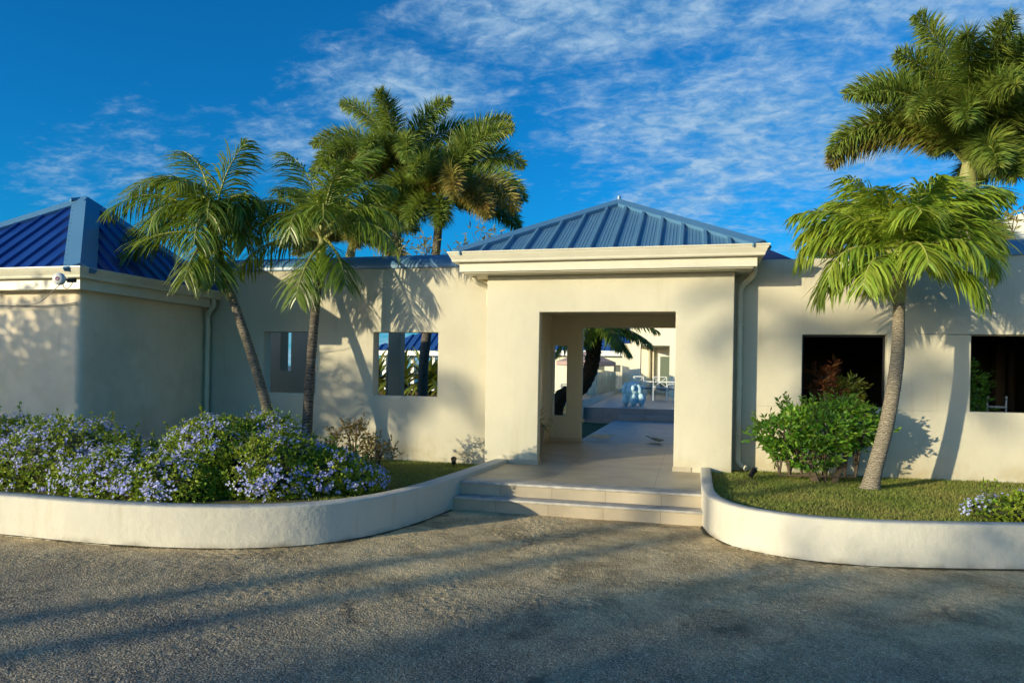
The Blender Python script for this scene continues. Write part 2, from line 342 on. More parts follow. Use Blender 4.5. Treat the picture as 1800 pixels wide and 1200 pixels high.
def thing(name, label, cat, loc=(0, 0, 0), group=None):
    o = bpy.data.objects.new(name, None); S.collection.objects.link(o); o.location = loc; o.empty_display_size = .2
    return tag(o, label, cat, group)
def tag(o, label, cat, group=None):
    o['label'] = label; o['category'] = cat
    if group: o['group'] = group
    return o
def struct(o, label=None, kind='structure', cat=None):
    o['kind'] = kind
    if label: o['label'] = label
    if cat: o['category'] = cat
    return o
def spline(pts, n=8):
    pts = [Vector(p) for p in pts]; out = []
    for i in range(len(pts)-1):
        p0 = pts[max(i-1, 0)]; p1 = pts[i]; p2 = pts[i+1]; p3 = pts[min(i+2, len(pts)-1)]
        for k in range(n):
            t = k/n; out.append(.5*((2*p1)+(p2-p0)*t+(2*p0-5*p1+4*p2-p3)*t*t+(3*p1-p0-3*p2+p3)*t*t*t))
    return out+[pts[-1]]
def wall_mesh(mb, a0, a1, z0, z1, y0, y1, holes, axis='X', tops=None):
    """a wall slab between a0..a1 with rectangular holes (h0,h1,g0,g1); axis X: runs along X with thickness y0..y1"""
    xs = sorted({a0, a1, *[h for q in holes for h in q[:2]]}); zs = sorted({z0, z1, *[h for q in holes for h in q[2:]]})
    xs = [x for x in xs if a0 <= x <= a1]; zs = [z for z in zs if z0 <= z <= z1]
    def p(a, t, z): return (a, t, z) if axis == 'X' else (t, a, z)
    solid = {}
    for i in range(len(xs)-1):
        for j in range(len(zs)-1):
            cx = (xs[i]+xs[i+1])/2; cz = (zs[j]+zs[j+1])/2
            solid[i, j] = not any(h[0] < cx < h[1] and h[2] < cz < h[3] for h in holes)
    for (i, j), s in solid.items():
        if not s: continue
        a, b, c, d = xs[i], xs[i+1], zs[j], zs[j+1]
        mb.add([p(a, y0, c), p(b, y0, c), p(b, y0, d), p(a, y0, d)], [(0, 1, 2, 3)])
        mb.add([p(a, y1, c), p(b, y1, c), p(b, y1, d), p(a, y1, d)], [(3, 2, 1, 0)])
        if not solid.get((i-1, j), False): mb.add([p(a, y0, c), p(a, y1, c), p(a, y1, d), p(a, y0, d)], [(0, 1, 2, 3)])
        if not solid.get((i+1, j), False): mb.add([p(b, y0, c), p(b, y1, c), p(b, y1, d), p(b, y0, d)], [(3, 2, 1, 0)])
        if not solid.get((i, j-1), False): mb.add([p(a, y0, c), p(b, y0, c), p(b, y1, c), p(a, y1, c)], [(0, 1, 2, 3)])
        if not solid.get((i, j+1), False): mb.add([p(a, y0, d), p(b, y0, d), p(b, y1, d), p(a, y1, d)], [(3, 2, 1, 0)])

# ------------------------------------------------------------------ ground, sea, far shore
mb = MB()
def plate(mb, x0, x1, y0, y1, z, nx=1, ny=1, f=None):
    vs = []; fs = []
    for j in range(ny+1):
        for i in range(nx+1):
            x = x0+(x1-x0)*i/nx; y = y0+(y1-y0)*j/ny; vs.append((x, y, (z+f(x, y)) if f else z))
    for j in range(ny):
        for i in range(nx): a = j*(nx+1)+i; fs.append((a, a+1, a+nx+2, a+nx+1))
    mb.add(vs, fs)
plate(mb, -90, 90, -90, 38, -.03)
mb.add([(-90, 38, -.03), (90, 38, -.03), (110, 80, -17), (-110, 80, -17), (-90, -90, -.03), (-110, -110, -17), (110, -110, -17), (90, -90, -.03)], [(0, 1, 2, 3), (5, 4, 0, 3), (4, 5, 6, 7), (1, 7, 6, 2)])
struct(obj('ground', mb, M_lawnbase))
mb = MB(); plate(mb, -9000, 9000, -9000, 9000, -16)
M_sea = mat('sea_water', (.004, .05, .14), .32, .4, bump=.6, bscale=.25, bdist=.6)
struct(obj('sea', mb, M_sea))
# far shore: low hills along the horizon
mb = MB(); n = 160; vs = []; fs = []
for i in range(n+1):
    a = R(60+110*i/n); r = 3300
    h = 14+22*max(0, noise.noise(Vector((i*.09, 3, 0)))+.35)+5*noise.noise(Vector((i*.5, 8, 0)))
    for rr, hh in ((r, -16), (r+60, -16+h*.6), (r+260, -16+h*1.6), (r+900, -16)): vs.append((rr*math.cos(a), rr*math.sin(a), hh))
for i in range(n):
    for k in range(3): a = i*4+k; fs.append((a, a+1, a+5, a+4))
mb.add(vs, fs); struct(obj('hills', mb, mat('far_hills', (.10, .16, .17), .9, col2=(.35, .38, .36), nscale=.02, ndet=6, lo=.55, hi=.62)))

# driveway
def rough_road(x0, x1, y0, y1, st):
    import numpy as np
    rg = np.random.default_rng(4); nx = int((x1-x0)/st)+1; ny = int((y1-y0)/st)+1
    X, Y = np.meshgrid(np.linspace(x0, x1, nx), np.linspace(y0, y1, ny))
    def stones(cell, rad, rot):
        u = (X*math.cos(rot)-Y*math.sin(rot)+40)/cell; v = (X*math.sin(rot)+Y*math.cos(rot)+40)/cell; n = int(90/cell)
        jx = rg.random((n, n)); jy = rg.random((n, n)); am = rg.random((n, n)); iu = u.astype(int); iv = v.astype(int); h = np.zeros_like(X)
        for a in (-1, 0, 1):
            for b in (-1, 0, 1):
                cu = iu+a; cv = iv+b; d2 = (u-cu-jx[cu % n, cv % n])**2+(v-cv-jy[cu % n, cv % n])**2; h = np.maximum(h, np.maximum(0, 1-d2/rad**2)*(.35+.65*am[cu % n, cv % n]))
        return h
    def soft(cell):
        n = int(90/cell)+2; g = rg.random((n, n)); u = (X+40)/cell; v = (Y+40)/cell; iu = u.astype(int); iv = v.astype(int); fu = u-iu; fv = v-iv; fu = fu*fu*(3-2*fu); fv = fv*fv*(3-2*fv)
        return g[iu, iv]*(1-fu)*(1-fv)+g[iu+1, iv]*fu*(1-fv)+g[iu, iv+1]*(1-fu)*fv+g[iu+1, iv+1]*fu*fv
    patch = soft(.7)*.6+soft(.25)*.4; am = np.clip((patch-.3)*3, .1, 1.5)
    Z = stones(.045, .62, .3)*.0065*am+stones(.026, .62, 1.1)*.0035*np.clip(1.6-am, .3, 1.3)+soft(.12)*.005+soft(.4)*.006-.009
    e = np.minimum.reduce([X-x0, x1-X, Y-y0, (y1-Y)*3+.2]); Z = np.where(e < .05, Z*np.clip(e/.05, 0, 1), Z)
    co_ = np.stack([X, Y, Z], -1).reshape(-1, 3).astype(np.float32); i = (np.arange(ny-1)[:, None]*nx+np.arange(nx-1)[None, :]).ravel()
    F = np.stack([i, i+1, i+nx+1, i+nx], -1).astype(np.int32)
    me = bpy.data.meshes.new('driveway'); me.vertices.add(len(co_)); me.vertices.foreach_set('co', co_.ravel()); me.loops.add(F.size); me.loops.foreach_set('vertex_index', F.ravel())
    me.polygons.add(len(F)); me.polygons.foreach_set('loop_start', np.arange(0, F.size, 4, dtype=np.int32)); me.polygons.foreach_set('loop_total', np.full(len(F), 4, dtype=np.int32)); me.polygons.foreach_set('use_smooth', np.ones(len(F), dtype=bool))
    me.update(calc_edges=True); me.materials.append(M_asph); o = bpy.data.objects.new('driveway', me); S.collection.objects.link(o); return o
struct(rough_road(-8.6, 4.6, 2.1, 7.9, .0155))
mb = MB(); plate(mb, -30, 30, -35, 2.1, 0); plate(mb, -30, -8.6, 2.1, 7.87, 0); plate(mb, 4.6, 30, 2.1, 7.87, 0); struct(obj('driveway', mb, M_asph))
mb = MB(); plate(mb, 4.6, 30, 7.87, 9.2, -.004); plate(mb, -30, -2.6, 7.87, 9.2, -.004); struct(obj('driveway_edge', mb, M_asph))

# planters
def planter(pts, z1, th, label):
    path = spline([(x, y, 0) for x, y in pts], 8)
    e = .012
    prof = [(0, -.02), (0, z1-e), (-e*.6, z1-e*.3), (-e*1.6, z1), (-th+e*1.6, z1+.003), (-th+e*.4, z1-e*.4), (-th, z1-e), (-th, -.02)]
    m = MB(); m.sweep([(p.x, p.y) for p in path], [(o, z) for o, z in prof])
    o = obj('planter_wall', m, M_kerb, smooth=True, angle=35); tag(o, label, 'planter wall', 'low curved planter walls'); return [(p.x, p.y) for p in path]
Lp = [(-16, 5.2), (-9, 5.23), (-6.3, 5.25), (-5.3, 5.23), (-4.45, 5.31), (-3.75, 5.52), (-3.27, 5.86), (-2.95, 6.36), (-2.77, 7.0), (-2.67, 7.83), (-2.6, 8.8), (-2.54, 9.795)]
Rp = [(.14, 9.795), (.135, 8.9), (.13, 8.2), (.15, 7.75), (.24, 7.3), (.46, 6.92), (.9, 6.66), (1.38, 6.60), (1.9, 6.67), (2.8, 6.90), (4.3, 7.35), (6.5, 8.0), (12, 9.6)]
planter_L = planter(Lp, .372, .17, 'low cream planter wall curving from the flower hedge to the left side of the steps')
planter_R = planter(Rp, .385, .13, 'low cream planter wall curving away from the right side of the steps')

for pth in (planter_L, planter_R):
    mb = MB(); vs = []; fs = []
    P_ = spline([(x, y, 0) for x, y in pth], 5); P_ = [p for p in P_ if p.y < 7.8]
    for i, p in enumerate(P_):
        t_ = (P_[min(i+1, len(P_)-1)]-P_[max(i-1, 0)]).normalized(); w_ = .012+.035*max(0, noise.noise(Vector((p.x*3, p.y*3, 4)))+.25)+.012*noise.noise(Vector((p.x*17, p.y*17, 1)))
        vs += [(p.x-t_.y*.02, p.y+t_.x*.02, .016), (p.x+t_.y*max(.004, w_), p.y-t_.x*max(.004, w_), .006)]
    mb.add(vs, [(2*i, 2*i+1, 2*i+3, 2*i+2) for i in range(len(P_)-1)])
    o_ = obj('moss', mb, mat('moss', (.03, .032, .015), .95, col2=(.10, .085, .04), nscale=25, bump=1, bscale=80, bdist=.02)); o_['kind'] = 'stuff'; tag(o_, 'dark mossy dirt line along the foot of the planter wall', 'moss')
def inside(poly, x, y):
    c = False; n = len(poly)
    for i in range(n):
        x1, y1 = poly[i]; x2, y2 = poly[i-1]
        if (y1 > y) != (y2 > y) and x < (x2-x1)*(y-y1)/(y2-y1)+x1: c = not c
    return c
def bed(poly, zf, name, m, step=.12):
    xs = [p[0] for p in poly]; ys = [p[1] for p in poly]; mb = MB(); idx = {}; vs = []; fs = []
    nx = int((max(xs)-min(xs))/step)+1; ny = int((max(ys)-min(ys))/step)+1
    def vid(i, j):
        if (i, j) not in idx:
            x = min(xs)+i*step; y = min(ys)+j*step; idx[i, j] = len(vs); vs.append((x, y, zf(x, y)+.012*noise.noise(Vector((x*5, y*5, 0)))))
        return idx[i, j]
    for i in range(nx):
        for j in range(ny):
            if inside(poly, min(xs)+(i+.5)*step, min(ys)+(j+.5)*step): fs.append((vid(i, j), vid(i+1, j), vid(i+1, j+1), vid(i, j+1)))
    mb.add(vs, fs); return struct(obj(name, mb, m, smooth=True))
def inset(path, d):
    out = []
    for i in range(len(path)):
        a = Vector(path[max(i-1, 0)]); b = Vector(path[min(i+1, len(path)-1)]); t = (b-a).normalized(); out.append((path[i][0]-t.y*d, path[i][1]+t.x*d))
    return out
zL = lambda x, y: .33-.12*max(0, min(1, (y-6)/4.2))
zR = lambda x, y: .33-.02*max(0, min(1, (y-7)/3))+.02*noise.noise(Vector((x, y, 2)))
bedL = [p for p in inset(planter_L, .10)]+[(-2.7, 10.26), (-16, 10.26)]
bedR = [p for p in inset(planter_R, .08)]+[(12, 10.26), (.4, 10.26), (.4, 9.9)]
bed(bedL, zL, 'garden_bed', M_lawnbase); bed(bedR, zR, 'lawn', M_lawnbase)

def grass(poly, zf, n, box, h=(.018, .045), name='grass', label=''):
    mb = MB(); k = 0
    while k < n:
        x = random.uniform(box[0], box[1]); y = random.uniform(box[2], box[3])
        if not inside(poly, x, y): continue
        k += 1
        if noise.noise(Vector((x*2.2, y*2.2, 5))) < -.25 and random.random() < .55: continue
        z = zf(x, y)-.004; a = random.uniform(0, 6.283); hh = random.uniform(*h); w = random.uniform(.004, .008); l = random.uniform(.01, .04); t = random.uniform(0, 6.283)
        dx, dy = math.cos(a)*w, math.sin(a)*w; lx, ly = math.cos(t)*l, math.sin(t)*l
        mb.add([(x-dx, y-dy, z), (x+dx, y+dy, z), (x+lx, y+ly, z+hh)], [(0, 1, 2)])
    o = obj(name, mb, M_grass); o['kind'] = 'stuff'; tag(o, label, 'grass'); return o
grass(bedR, zR, 85000, (.2, 5.2, 6.6, 10.2), label='short creeping grass around the leaning palm in the right bed')
grass(bedL, zL, 42000, (-5.8, -2.6, 6.2, 10.2), label='short grass between the flower hedge and the window wall')

# ------------------------------------------------------------------ steps and porch floor
st = thing('entrance_steps', 'two wide pale stone steps rising from the driveway to the porch', 'steps', (-1.25, 7.9, 0))
mb = MB(); mb.box(-2.72, .22, 7.83, 8.03, -.02, .128); mb.box(-2.66, .22, 8.03, 8.3, -.02, .283); obj('riser', mb, M_riser, st)
mb = MB(); mb.box(-2.74, .24, 7.80, 8.055, .128, .158); obj('step_tread', mb, M_nose, st, bevel=.006)
mb = MB(); mb.box(-2.66, .22, 8.0, 8.3, .283, .313); obj('step_nosing', mb, M_nose, st, bevel=.006)
mb = MB(); mb.box(-2.70, .20, 8.3, 9.8, -.02, .3125); mb.box(-2.88, .56, 9.8, 13.6, -.02, .3125); struct(obj('porch_floor', mb, M_tile))
mb = MB(); mb.box(-2.10, .9, 13.6, 21.25, -.02, .3085); struct(obj('path', mb, M_tiled))
mb = MB(); mb.add([(-2.02, 20.75, .64), (6, 20.75+1.9*0, .64), (6, 46, .64), (-4.1, 46, .64), (-3.05, 20.75, .64)], [(0, 1, 2, 3, 4)])
mb.add([(-3.05, 20.75, 0), (6, 20.75, 0), (6, 20.75, .64), (-3.05, 20.75, .64)], [(0, 1, 2, 3)])
struct(obj('terrace', mb, M_tiled))
t2 = thing('terrace_steps', 'grey stone step up to the raised terrace behind the doorway', 'steps', (-.6, 20.6, .3))
mb = MB(); mb.box(-2.0, 3, 20.35, 20.75, .3, .475); obj('step_tread', mb, M_tiled, t2, bevel=.01)
mb = MB(); plate(mb, -16, -2.10, 13.65, 20.7, .19, 30, 20, lambda x, y: .02*noise.noise(Vector((x*2, y*2, 0)))); struct(obj('courtyard_lawn', mb, mat('green_lawn', (.03, .075, .012), .9, col2=(.06, .12, .02), nscale=30, bump=1, bscale=90, bdist=.04)))

# ------------------------------------------------------------------ roofs
def hip_face(mb, A, B, C, D, spacing, h=.045, w=.075, minor=True, lift=0):
    """plane with eave A->B and top D->C (C==D for a triangle), with raised ribs running up the slope."""
    A, B, C, D = map(Vector, (A, B, C, D)); mb.add([A, B, C, D], [(0, 1, 2, 3)]) if (C-D).length > .01 else mb.add([A, B, C], [(0, 1, 2)])
    e = (B-A).normalized(); nrm = (B-A).cross(D-A).normalized(); up = nrm.cross(e).normalized(); Lh = (D-A).dot(up)
    da, db, L = (D-A).dot(e), (C-A).dot(e), (B-A).length
    def ulim(s):
        lim = Lh
        if da > 0 and s < da: lim = min(lim, Lh*s/da)
        if db < L and s > db: lim = min(lim, Lh*(L-s)/(L-db))
        return lim
    k = int(L/spacing); s = (L-k*spacing)/2
    def rib(s, w, h):
        u1 = max(0, ulim(s-w/2)); u2 = max(0, ulim(s+w/2)); u = min(u1, u2)
        if u < .06: return
        q = []
        for (ds, hh, uu) in ((-w/2, 0, u1), (-w/4, h, (u1*3+u2)/4), (w/4, h, (u1+u2*3)/4), (w/2, 0, u2)):
            q.append((A+e*(s+ds)+nrm*(hh+.0005)-up*.015, A+e*(s+ds)+nrm*(hh+.0005)+up*uu))
        vs = [p[0] for p in q]+[p[1] for p in q]
        mb.add(vs, [(0, 1, 5, 4), (1, 2, 6, 5), (2, 3, 7, 6), (3, 2, 1, 0), (4, 5, 6, 7)])
    while s < L:
        rib(s, w, h)
        if minor:
            for q in (.28, .42, .58, .72):
                rib(s+spacing*q, .018, .005)
        s += spacing
def hip_cap(mb, p0, p1, n1, n2, w=.12, lift=.045):
    """folded ridge cap along the hip p0->p1 lying on two roof planes with normals n1, n2"""
    p0, p1 = Vector(p0), Vector(p1); d = (p1-p0).normalized(); n1, n2 = Vector(n1).normalized(), Vector(n2).normalized()
    top = (n1+n2).normalized()*lift*1.25; o = []
    for n, sgn in ((n1, 1), (n2, -1)):
        side = n.cross(d)*sgn
        if side.dot(n1+n2) > 0: side = -side
        o.append(side.normalized()*w+n*lift)
        o.append(side.normalized()*w+n*.002)
    vs = []
    for p in (p0, p1): vs += [p+o[1], p+o[0], p+top, p+o[2], p+o[3]]
    mb.add(vs, [(0, 1, 6, 5), (1, 2, 7, 6), (2, 3, 8, 7), (3, 4, 9, 8), (0, 4, 3, 2, 1)[::-1], (5, 6, 7, 8, 9)])
    Ln = (p1-p0).length
    for k in range(int(Ln/.16)):
        for n, off in ((n1, o[0]), (n2, o[2])):
            c = p0+d*(.1+k*.16)+off*.86+n*.004; e = .0075
            a = d*e; b = n.cross(d)*e; mb.add([c-a-b, c+a-b, c+a+b, c-a+b, c-a-b+n*.007, c+a-b+n*.007, c+a+b+n*.007, c-a+b+n*.007], [(4, 5, 6, 7), (0, 1, 5, 4), (1, 2, 6, 5), (2, 3, 7, 6), (3, 0, 4, 7)])
def nrm(A, B, C): A, B, C = map(Vector, (A, B, C)); n = (B-A).cross(C-A).normalized(); return n if n.z > 0 else -n
GUT = [(0, 0), (.075, 0), (.085, .012), (.088, .035), (.12, .095), (.128, .118), (.140, .122), (.140, .14), (.125, .14), (.115, .125), (.108, .10), (0, .10)]

def hip_roof(parent, x0, x1, y0, y1, z, apex, apex2, mroof, mcap, spacing, minor=True, rw=.075, rh=.045, caps=((0, 0), (1, 0)), capw=.12, lift=.045):
    a, b, c, d = (x0, y0, z), (x1, y0, z), (x1, y1, z), (x0, y1, z)
    mb = MB(); hip_face(mb, a, b, apex2, apex, spacing, rh, rw, minor=minor); hip_face(mb, b, c, apex2, apex2, spacing, rh, rw, minor=minor)
    hip_face(mb, c, d, apex, apex2, spacing, rh, rw, minor=minor); hip_face(mb, d, a, apex, apex, spacing, rh, rw, minor=minor)
    mb.add([a, b, c, d], [(3, 2, 1, 0)]) if False else None
    rf = obj('roof', mb, mroof, parent)
    nf, nr, nb, nl = nrm(a, b, apex), nrm(b, c, apex2), nrm(c, d, apex), nrm(d, a, apex)
    for p, q, n1, n2 in ((a, apex, nf, nl), (b, apex2, nf, nr), (c, apex2, nr, nb), (d, apex, nl, nb)):
        m = MB(); pv, qv = Vector(p), Vector(q); hip_cap(m, pv+(qv-pv).normalized()*.03, qv, n1, n2, capw, lift)
        # screws along the cap
        obj('hip_cap', m, mcap, rf)
    if Vector(apex) != Vector(apex2):
        m = MB(); hip_cap(m, apex, apex2, nf, nb, capw, lift); obj('hip_cap', m, mcap, rf)
    return rf, (nf, nr, nb, nl)

# ------------------------------------------------------------------ entrance portico
PX0, PX1, PY0, PZ0, PZ1 = -2.88, .54, 9.8, .313, 3.0
por = thing('entrance_portico', 'cream square entrance portico with an open doorway under a small blue hipped roof', 'portico', (-1.17, 9.8, .31))
mb = MB()
wall_mesh(mb, PX0, PX1, -.02, PZ1, 9.8, 9.98, [(-2.10, -.215, -.1, 2.475)])
obj('wall', mb, M_wall2, por, bevel=.012, merge=True)
mb = MB(); wall_mesh(mb, 9.98, 13.4, -.02, PZ1, PX0+.02, -2.62, [(12.25, 12.62, .95, 2.18)], 'Y'); obj('side_wall', mb, M_wall2, por, merge=True, bevel=.006)
mb = MB(); wall_mesh(mb, 9.98, 13.4, -.02, PZ1, .28, PX1-.02, [], 'Y'); obj('side_wall', mb, M_wall2, por, merge=True)
mb = MB(); wall_mesh(mb, PX0+.02, PX1-.02, -.02, PZ1, 13.4, 13.58, [(-2.03, .1, -.1, 2.5), (-2.58, -2.32, .8, 2.15)]); obj('rear_wall', mb, M_wall2, por, merge=True, bevel=.008)
mb = MB(); mb.box(-2.62, .28, 9.98, 13.4, 2.72, 2.78); obj('ceiling', mb, M_wall2, por)
mb = MB()
mb.box(-2.13, -.2, 9.79, 9.81, .3, .3); mb = MB()
M_skirt = mat('skirting_tile', (.46, .40, .28), .6, col2=(.38, .33, .23), nscale=6)
mb.box(PX0+.35, -2.095, 9.788, 9.80, .313, .375); mb.box(-2.10, -2.088, 9.79, 9.98, .313, .376); obj('skirting', mb, M_skirt, por)
mb = MB(); mb.box(-.227, -.215, 9.79, 9.98, .313, .376); mb.box(-.222, .02, 9.788, 9.80, .313, .375); obj('skirting', mb, M_skirt, por)
mb = MB(); mb.box(-2.62, -2.608, 9.98, 13.4, .313, .385); mb.box(-2.61, -2.03, 13.388, 13.40, .313, .386); mb.box(-2.032, -2.018, 13.386, 13.58, .313, .385); obj('skirting', mb, M_skirt, por)
# soffit, fascia, gutter
gx0, gx1, gy0, gy1 = -3.17, .77, 9.47, 13.95
mb = MB(); mb.box(gx0+.02, gx1-.02, gy0+.02, gy1-.02, 3.0, 3.02); obj('soffit', mb, M_trim, por)
mb = MB(); mb.sweep([(gx0, gy1), (gx0, gy0), (gx1, gy0), (gx1, gy1)], [(0, 3.015), (.02, 3.015), (.02, 3.25), (0, 3.25)]); obj('fascia', mb, M_trim, por)
mb = MB(); mb.sweep([(gx0, gy1), (gx0, gy0), (gx1, gy0), (gx1, gy1)], [(.022+a, 3.14+b) for a, b in GUT]); gt = obj('gutter', mb, M_trim, por)
for ch in (mb,): pass
hip_roof(por, gx0-.1, gx1+.1, gy0-.1, gy1+.1, 3.262, (-1.2, 11.7, 4.44), (-1.2, 11.7, 4.44), M_blue, M_cap, .30, capw=.15, lift=.05)
m = MB(); m.tube([(-1.2, 11.7, 4.46), (-1.2, 11.7, 4.55)], .03, 8); obj('roof_finial', m, M_cap, por)
def bend(pts, r=.06, n=5):
    pts = [Vector(p) for p in pts]; out = [pts[0]]
    for i in range(1, len(pts)-1):
        a = (pts[i-1]-pts[i]).normalized(); b = (pts[i+1]-pts[i]).normalized(); q = min(r, (pts[i-1]-pts[i]).length/2.1, (pts[i+1]-pts[i]).length/2.1)
        p0 = pts[i]+a*q; p2 = pts[i]+b*q
        for k in range(n+1): t = k/n; out.append(p0*(1-t)**2+pts[i]*2*t*(1-t)+p2*t*t)
    return out+[pts[-1]]
def downpipe(parent, pts, straps, r=.038):
    m = MB(); m.tube(bend(pts, .09), r, 12); dp = obj('downpipe', m, M_trim, parent, smooth=True)
    for p, ax in straps:
        m = MB(); m.lathe((p[0], p[1], p[2]), [(r*1.12, 0), (r*1.25, .004), (r*1.25, .026), (r*1.12, .03)], 14); obj('bracket', m, M_trim, dp)
downpipe(por, [(.80, 9.95, 3.13), (.80, 9.98, 2.98), (.635, 10.14, 2.84), (.635, 10.14, .55), (.635, 10.12, .42), (.74, 10.02, .37)], [((.635, 10.14, 2.3), 0), ((.635, 10.14, 1.5), 0), ((.635, 10.14, .8), 0)])
downpipe(por, [(-3.1, 9.85, 3.01), (-3.08, 9.9, 2.93), (-2.94, 10.05, 2.88), (-2.94, 10.12, 2.6)], [])

# ------------------------------------------------------------------ left courtyard wall and right wing wall
CAP = [(-.03, 3.20), (-.035, 3.235), (-.03, 3.27), (.0, 3.335), (.06, 3.39), (.16, 3.425), (.30, 3.43), (.30, 3.20)]
cwl = thing('courtyard_wall', 'cream garden wall with two open square windows left of the portico', 'wall', (-5.2, 10.2, .2))
mb = MB(); wall_mesh(mb, -11.0, PX0+.02, -.02, 3.21, 10.2, 10.42, [(-6.80, -5.845, 1.22, 2.21), (-4.845, -3.77, 1.22, 2.21)]); obj('wall', mb, M_wall, cwl, merge=True, bevel=.014)
mb = MB(); mb.sweep([(-3.3, 10.2), (-11, 10.2)], [(-a, z) for a, z in CAP][::1]); 
mb = MB(); mb.sweep([(-11, 10.2), (-2.95, 10.2)], [(-o, z) for o, z in CAP]); obj('wall_cap', mb, M_cap, cwl, smooth=True, angle=50)
cwr = thing('house_wing', 'cream house front with two dark square windows right of the portico', 'house', (3, 10.2, .3))
mb = MB(); wall_mesh(mb, PX1-.02, 12, -.02, 3.215, 10.2, 10.40, [(1.45, 2.49, 1.22, 2.19), (3.47, 4.5, 1.21, 2.185)]); obj('wall', mb, M_wall, cwr, merge=True, bevel=.014)
mb = MB(); mb.sweep([(2.0, 10.2), (12, 10.2)], [(-o, z) for o, z in CAP]); obj('wall_cap', mb, M_cap, cwr, smooth=True, angle=50)
mb = MB(); mb.add([(.56, 10.22, 3.2), (1.30, 10.22, 3.22), (.56, 10.22, 3.56), (.56, 10.6, 3.2), (1.30, 10.6, 3.22), (.56, 10.6, 3.56)], [(0, 1, 2), (5, 4, 3), (0, 3, 4, 1), (1, 4, 5, 2), (2, 5, 3, 0)]); obj('roof_flashing', mb, M_bluedk, cwr)
# dark rooms behind the right windows
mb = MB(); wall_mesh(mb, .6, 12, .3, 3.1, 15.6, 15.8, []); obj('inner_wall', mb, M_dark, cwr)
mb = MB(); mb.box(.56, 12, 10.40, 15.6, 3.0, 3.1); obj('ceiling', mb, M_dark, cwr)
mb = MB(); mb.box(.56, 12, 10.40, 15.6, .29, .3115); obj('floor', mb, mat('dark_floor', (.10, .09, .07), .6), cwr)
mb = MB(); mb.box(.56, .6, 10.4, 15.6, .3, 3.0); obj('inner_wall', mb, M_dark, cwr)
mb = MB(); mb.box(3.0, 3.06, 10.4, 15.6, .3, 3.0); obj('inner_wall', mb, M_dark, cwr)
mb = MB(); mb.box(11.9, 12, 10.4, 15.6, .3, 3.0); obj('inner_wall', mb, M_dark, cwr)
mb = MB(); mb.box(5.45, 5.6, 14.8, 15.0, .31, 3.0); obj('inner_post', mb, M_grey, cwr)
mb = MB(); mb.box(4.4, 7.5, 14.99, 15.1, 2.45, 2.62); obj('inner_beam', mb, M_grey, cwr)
# window frame slivers
mb = MB(); mb.box(1.45, 1.475, 10.30, 10.34, 1.22, 2.19); mb.box(2.465, 2.49, 10.30, 10.34, 1.22, 2.19); mb.box(1.475, 2.465, 10.30, 10.34, 2.165, 2.19); mb.box(1.475, 2.465, 10.30, 10.34, 1.22, 1.24)
wf = obj('window_frame', mb, M_black, cwr)
# upper storey seen at the right edge, behind the palms
up = thing('upper_gable', 'white curved gable behind the palms at the right edge', 'house', (6.6, 15.0, 3.1))
mb = MB(); pts = [(5.3, 3.1), (5.3, 4.1), (5.5, 4.45), (5.9, 4.8), (6.5, 5.0), (8.5, 5.1), (8.5, 3.1)]
n = len(pts); mb.add([(x, 15.9, z) for x, z in pts]+[(x, 16.3, z) for x, z in pts], [tuple(range(n)), tuple(range(n, 2*n))[::-1]]+[(i, n+i, n+(i+1) % n, (i+1) % n) for i in range(n)])
obj('wall', mb, mat('white_render', (.8, .8, .76), .8, bump=.3, bscale=6, bdist=.03), up)

# ------------------------------------------------------------------ garage at the left
gar = thing('garage_building', 'cream outbuilding with a steep deep blue metal roof at the left edge', 'building', (-7.88, 7.67, 0))
mb = MB(); rc = .10; poly = [(-14, 7.67)]+[(-7.88-rc+rc*math.sin(R(a)), 7.67+rc-rc*math.cos(R(a))) for a in range(0, 91, 10)]+[(-7.88, 10.198), (-14, 10.198)]
mb.prism(poly, -.02, 2.62); obj('wall', mb, M_gar, gar, smooth=True, angle=30)
hx, hy0, hy1, hx0 = -7.72, 7.50, 10.195, -14
mb = MB(); mb.box(hx0, hx-.02, hy0+.02, 10.195, 2.6, 2.64); obj('soffit', mb, M_trim, gar)
mb = MB(); mb.sweep([(hx0, hy0), (hx, hy0), (hx, hy1)], [(0, 2.60), (.02, 2.60), (.02, 2.84), (0, 2.84)]); obj('fascia', mb, M_trim, gar)
mb = MB(); mb.sweep([(hx0, hy0), (hx, hy0), (hx, hy1)], [(.022+a, 2.735+b) for a, b in GUT]); obj('gutter', mb, M_trim, gar)
ap = (-9.10, 8.93, 4.17)
rf, _ = hip_roof(gar, -11.6, hx+.11, hy0-.11, 10.50, 2.862, (-9.12, 8.93, 4.17), ap, M_bluedk, M_cap, .26, minor=False, rw=.05, rh=.03, capw=.19, lift=.04)
downpipe(gar, [(-7.66, 10.05, 2.75), (-7.66, 10.08, 2.62), (-7.80, 10.10, 2.50), (-7.80, 10.12, 2.3), (-7.80, 10.12, .3)], [((-7.80, 10.12, 2.2), 0), ((-7.80, 10.12, 1.2), 0)])

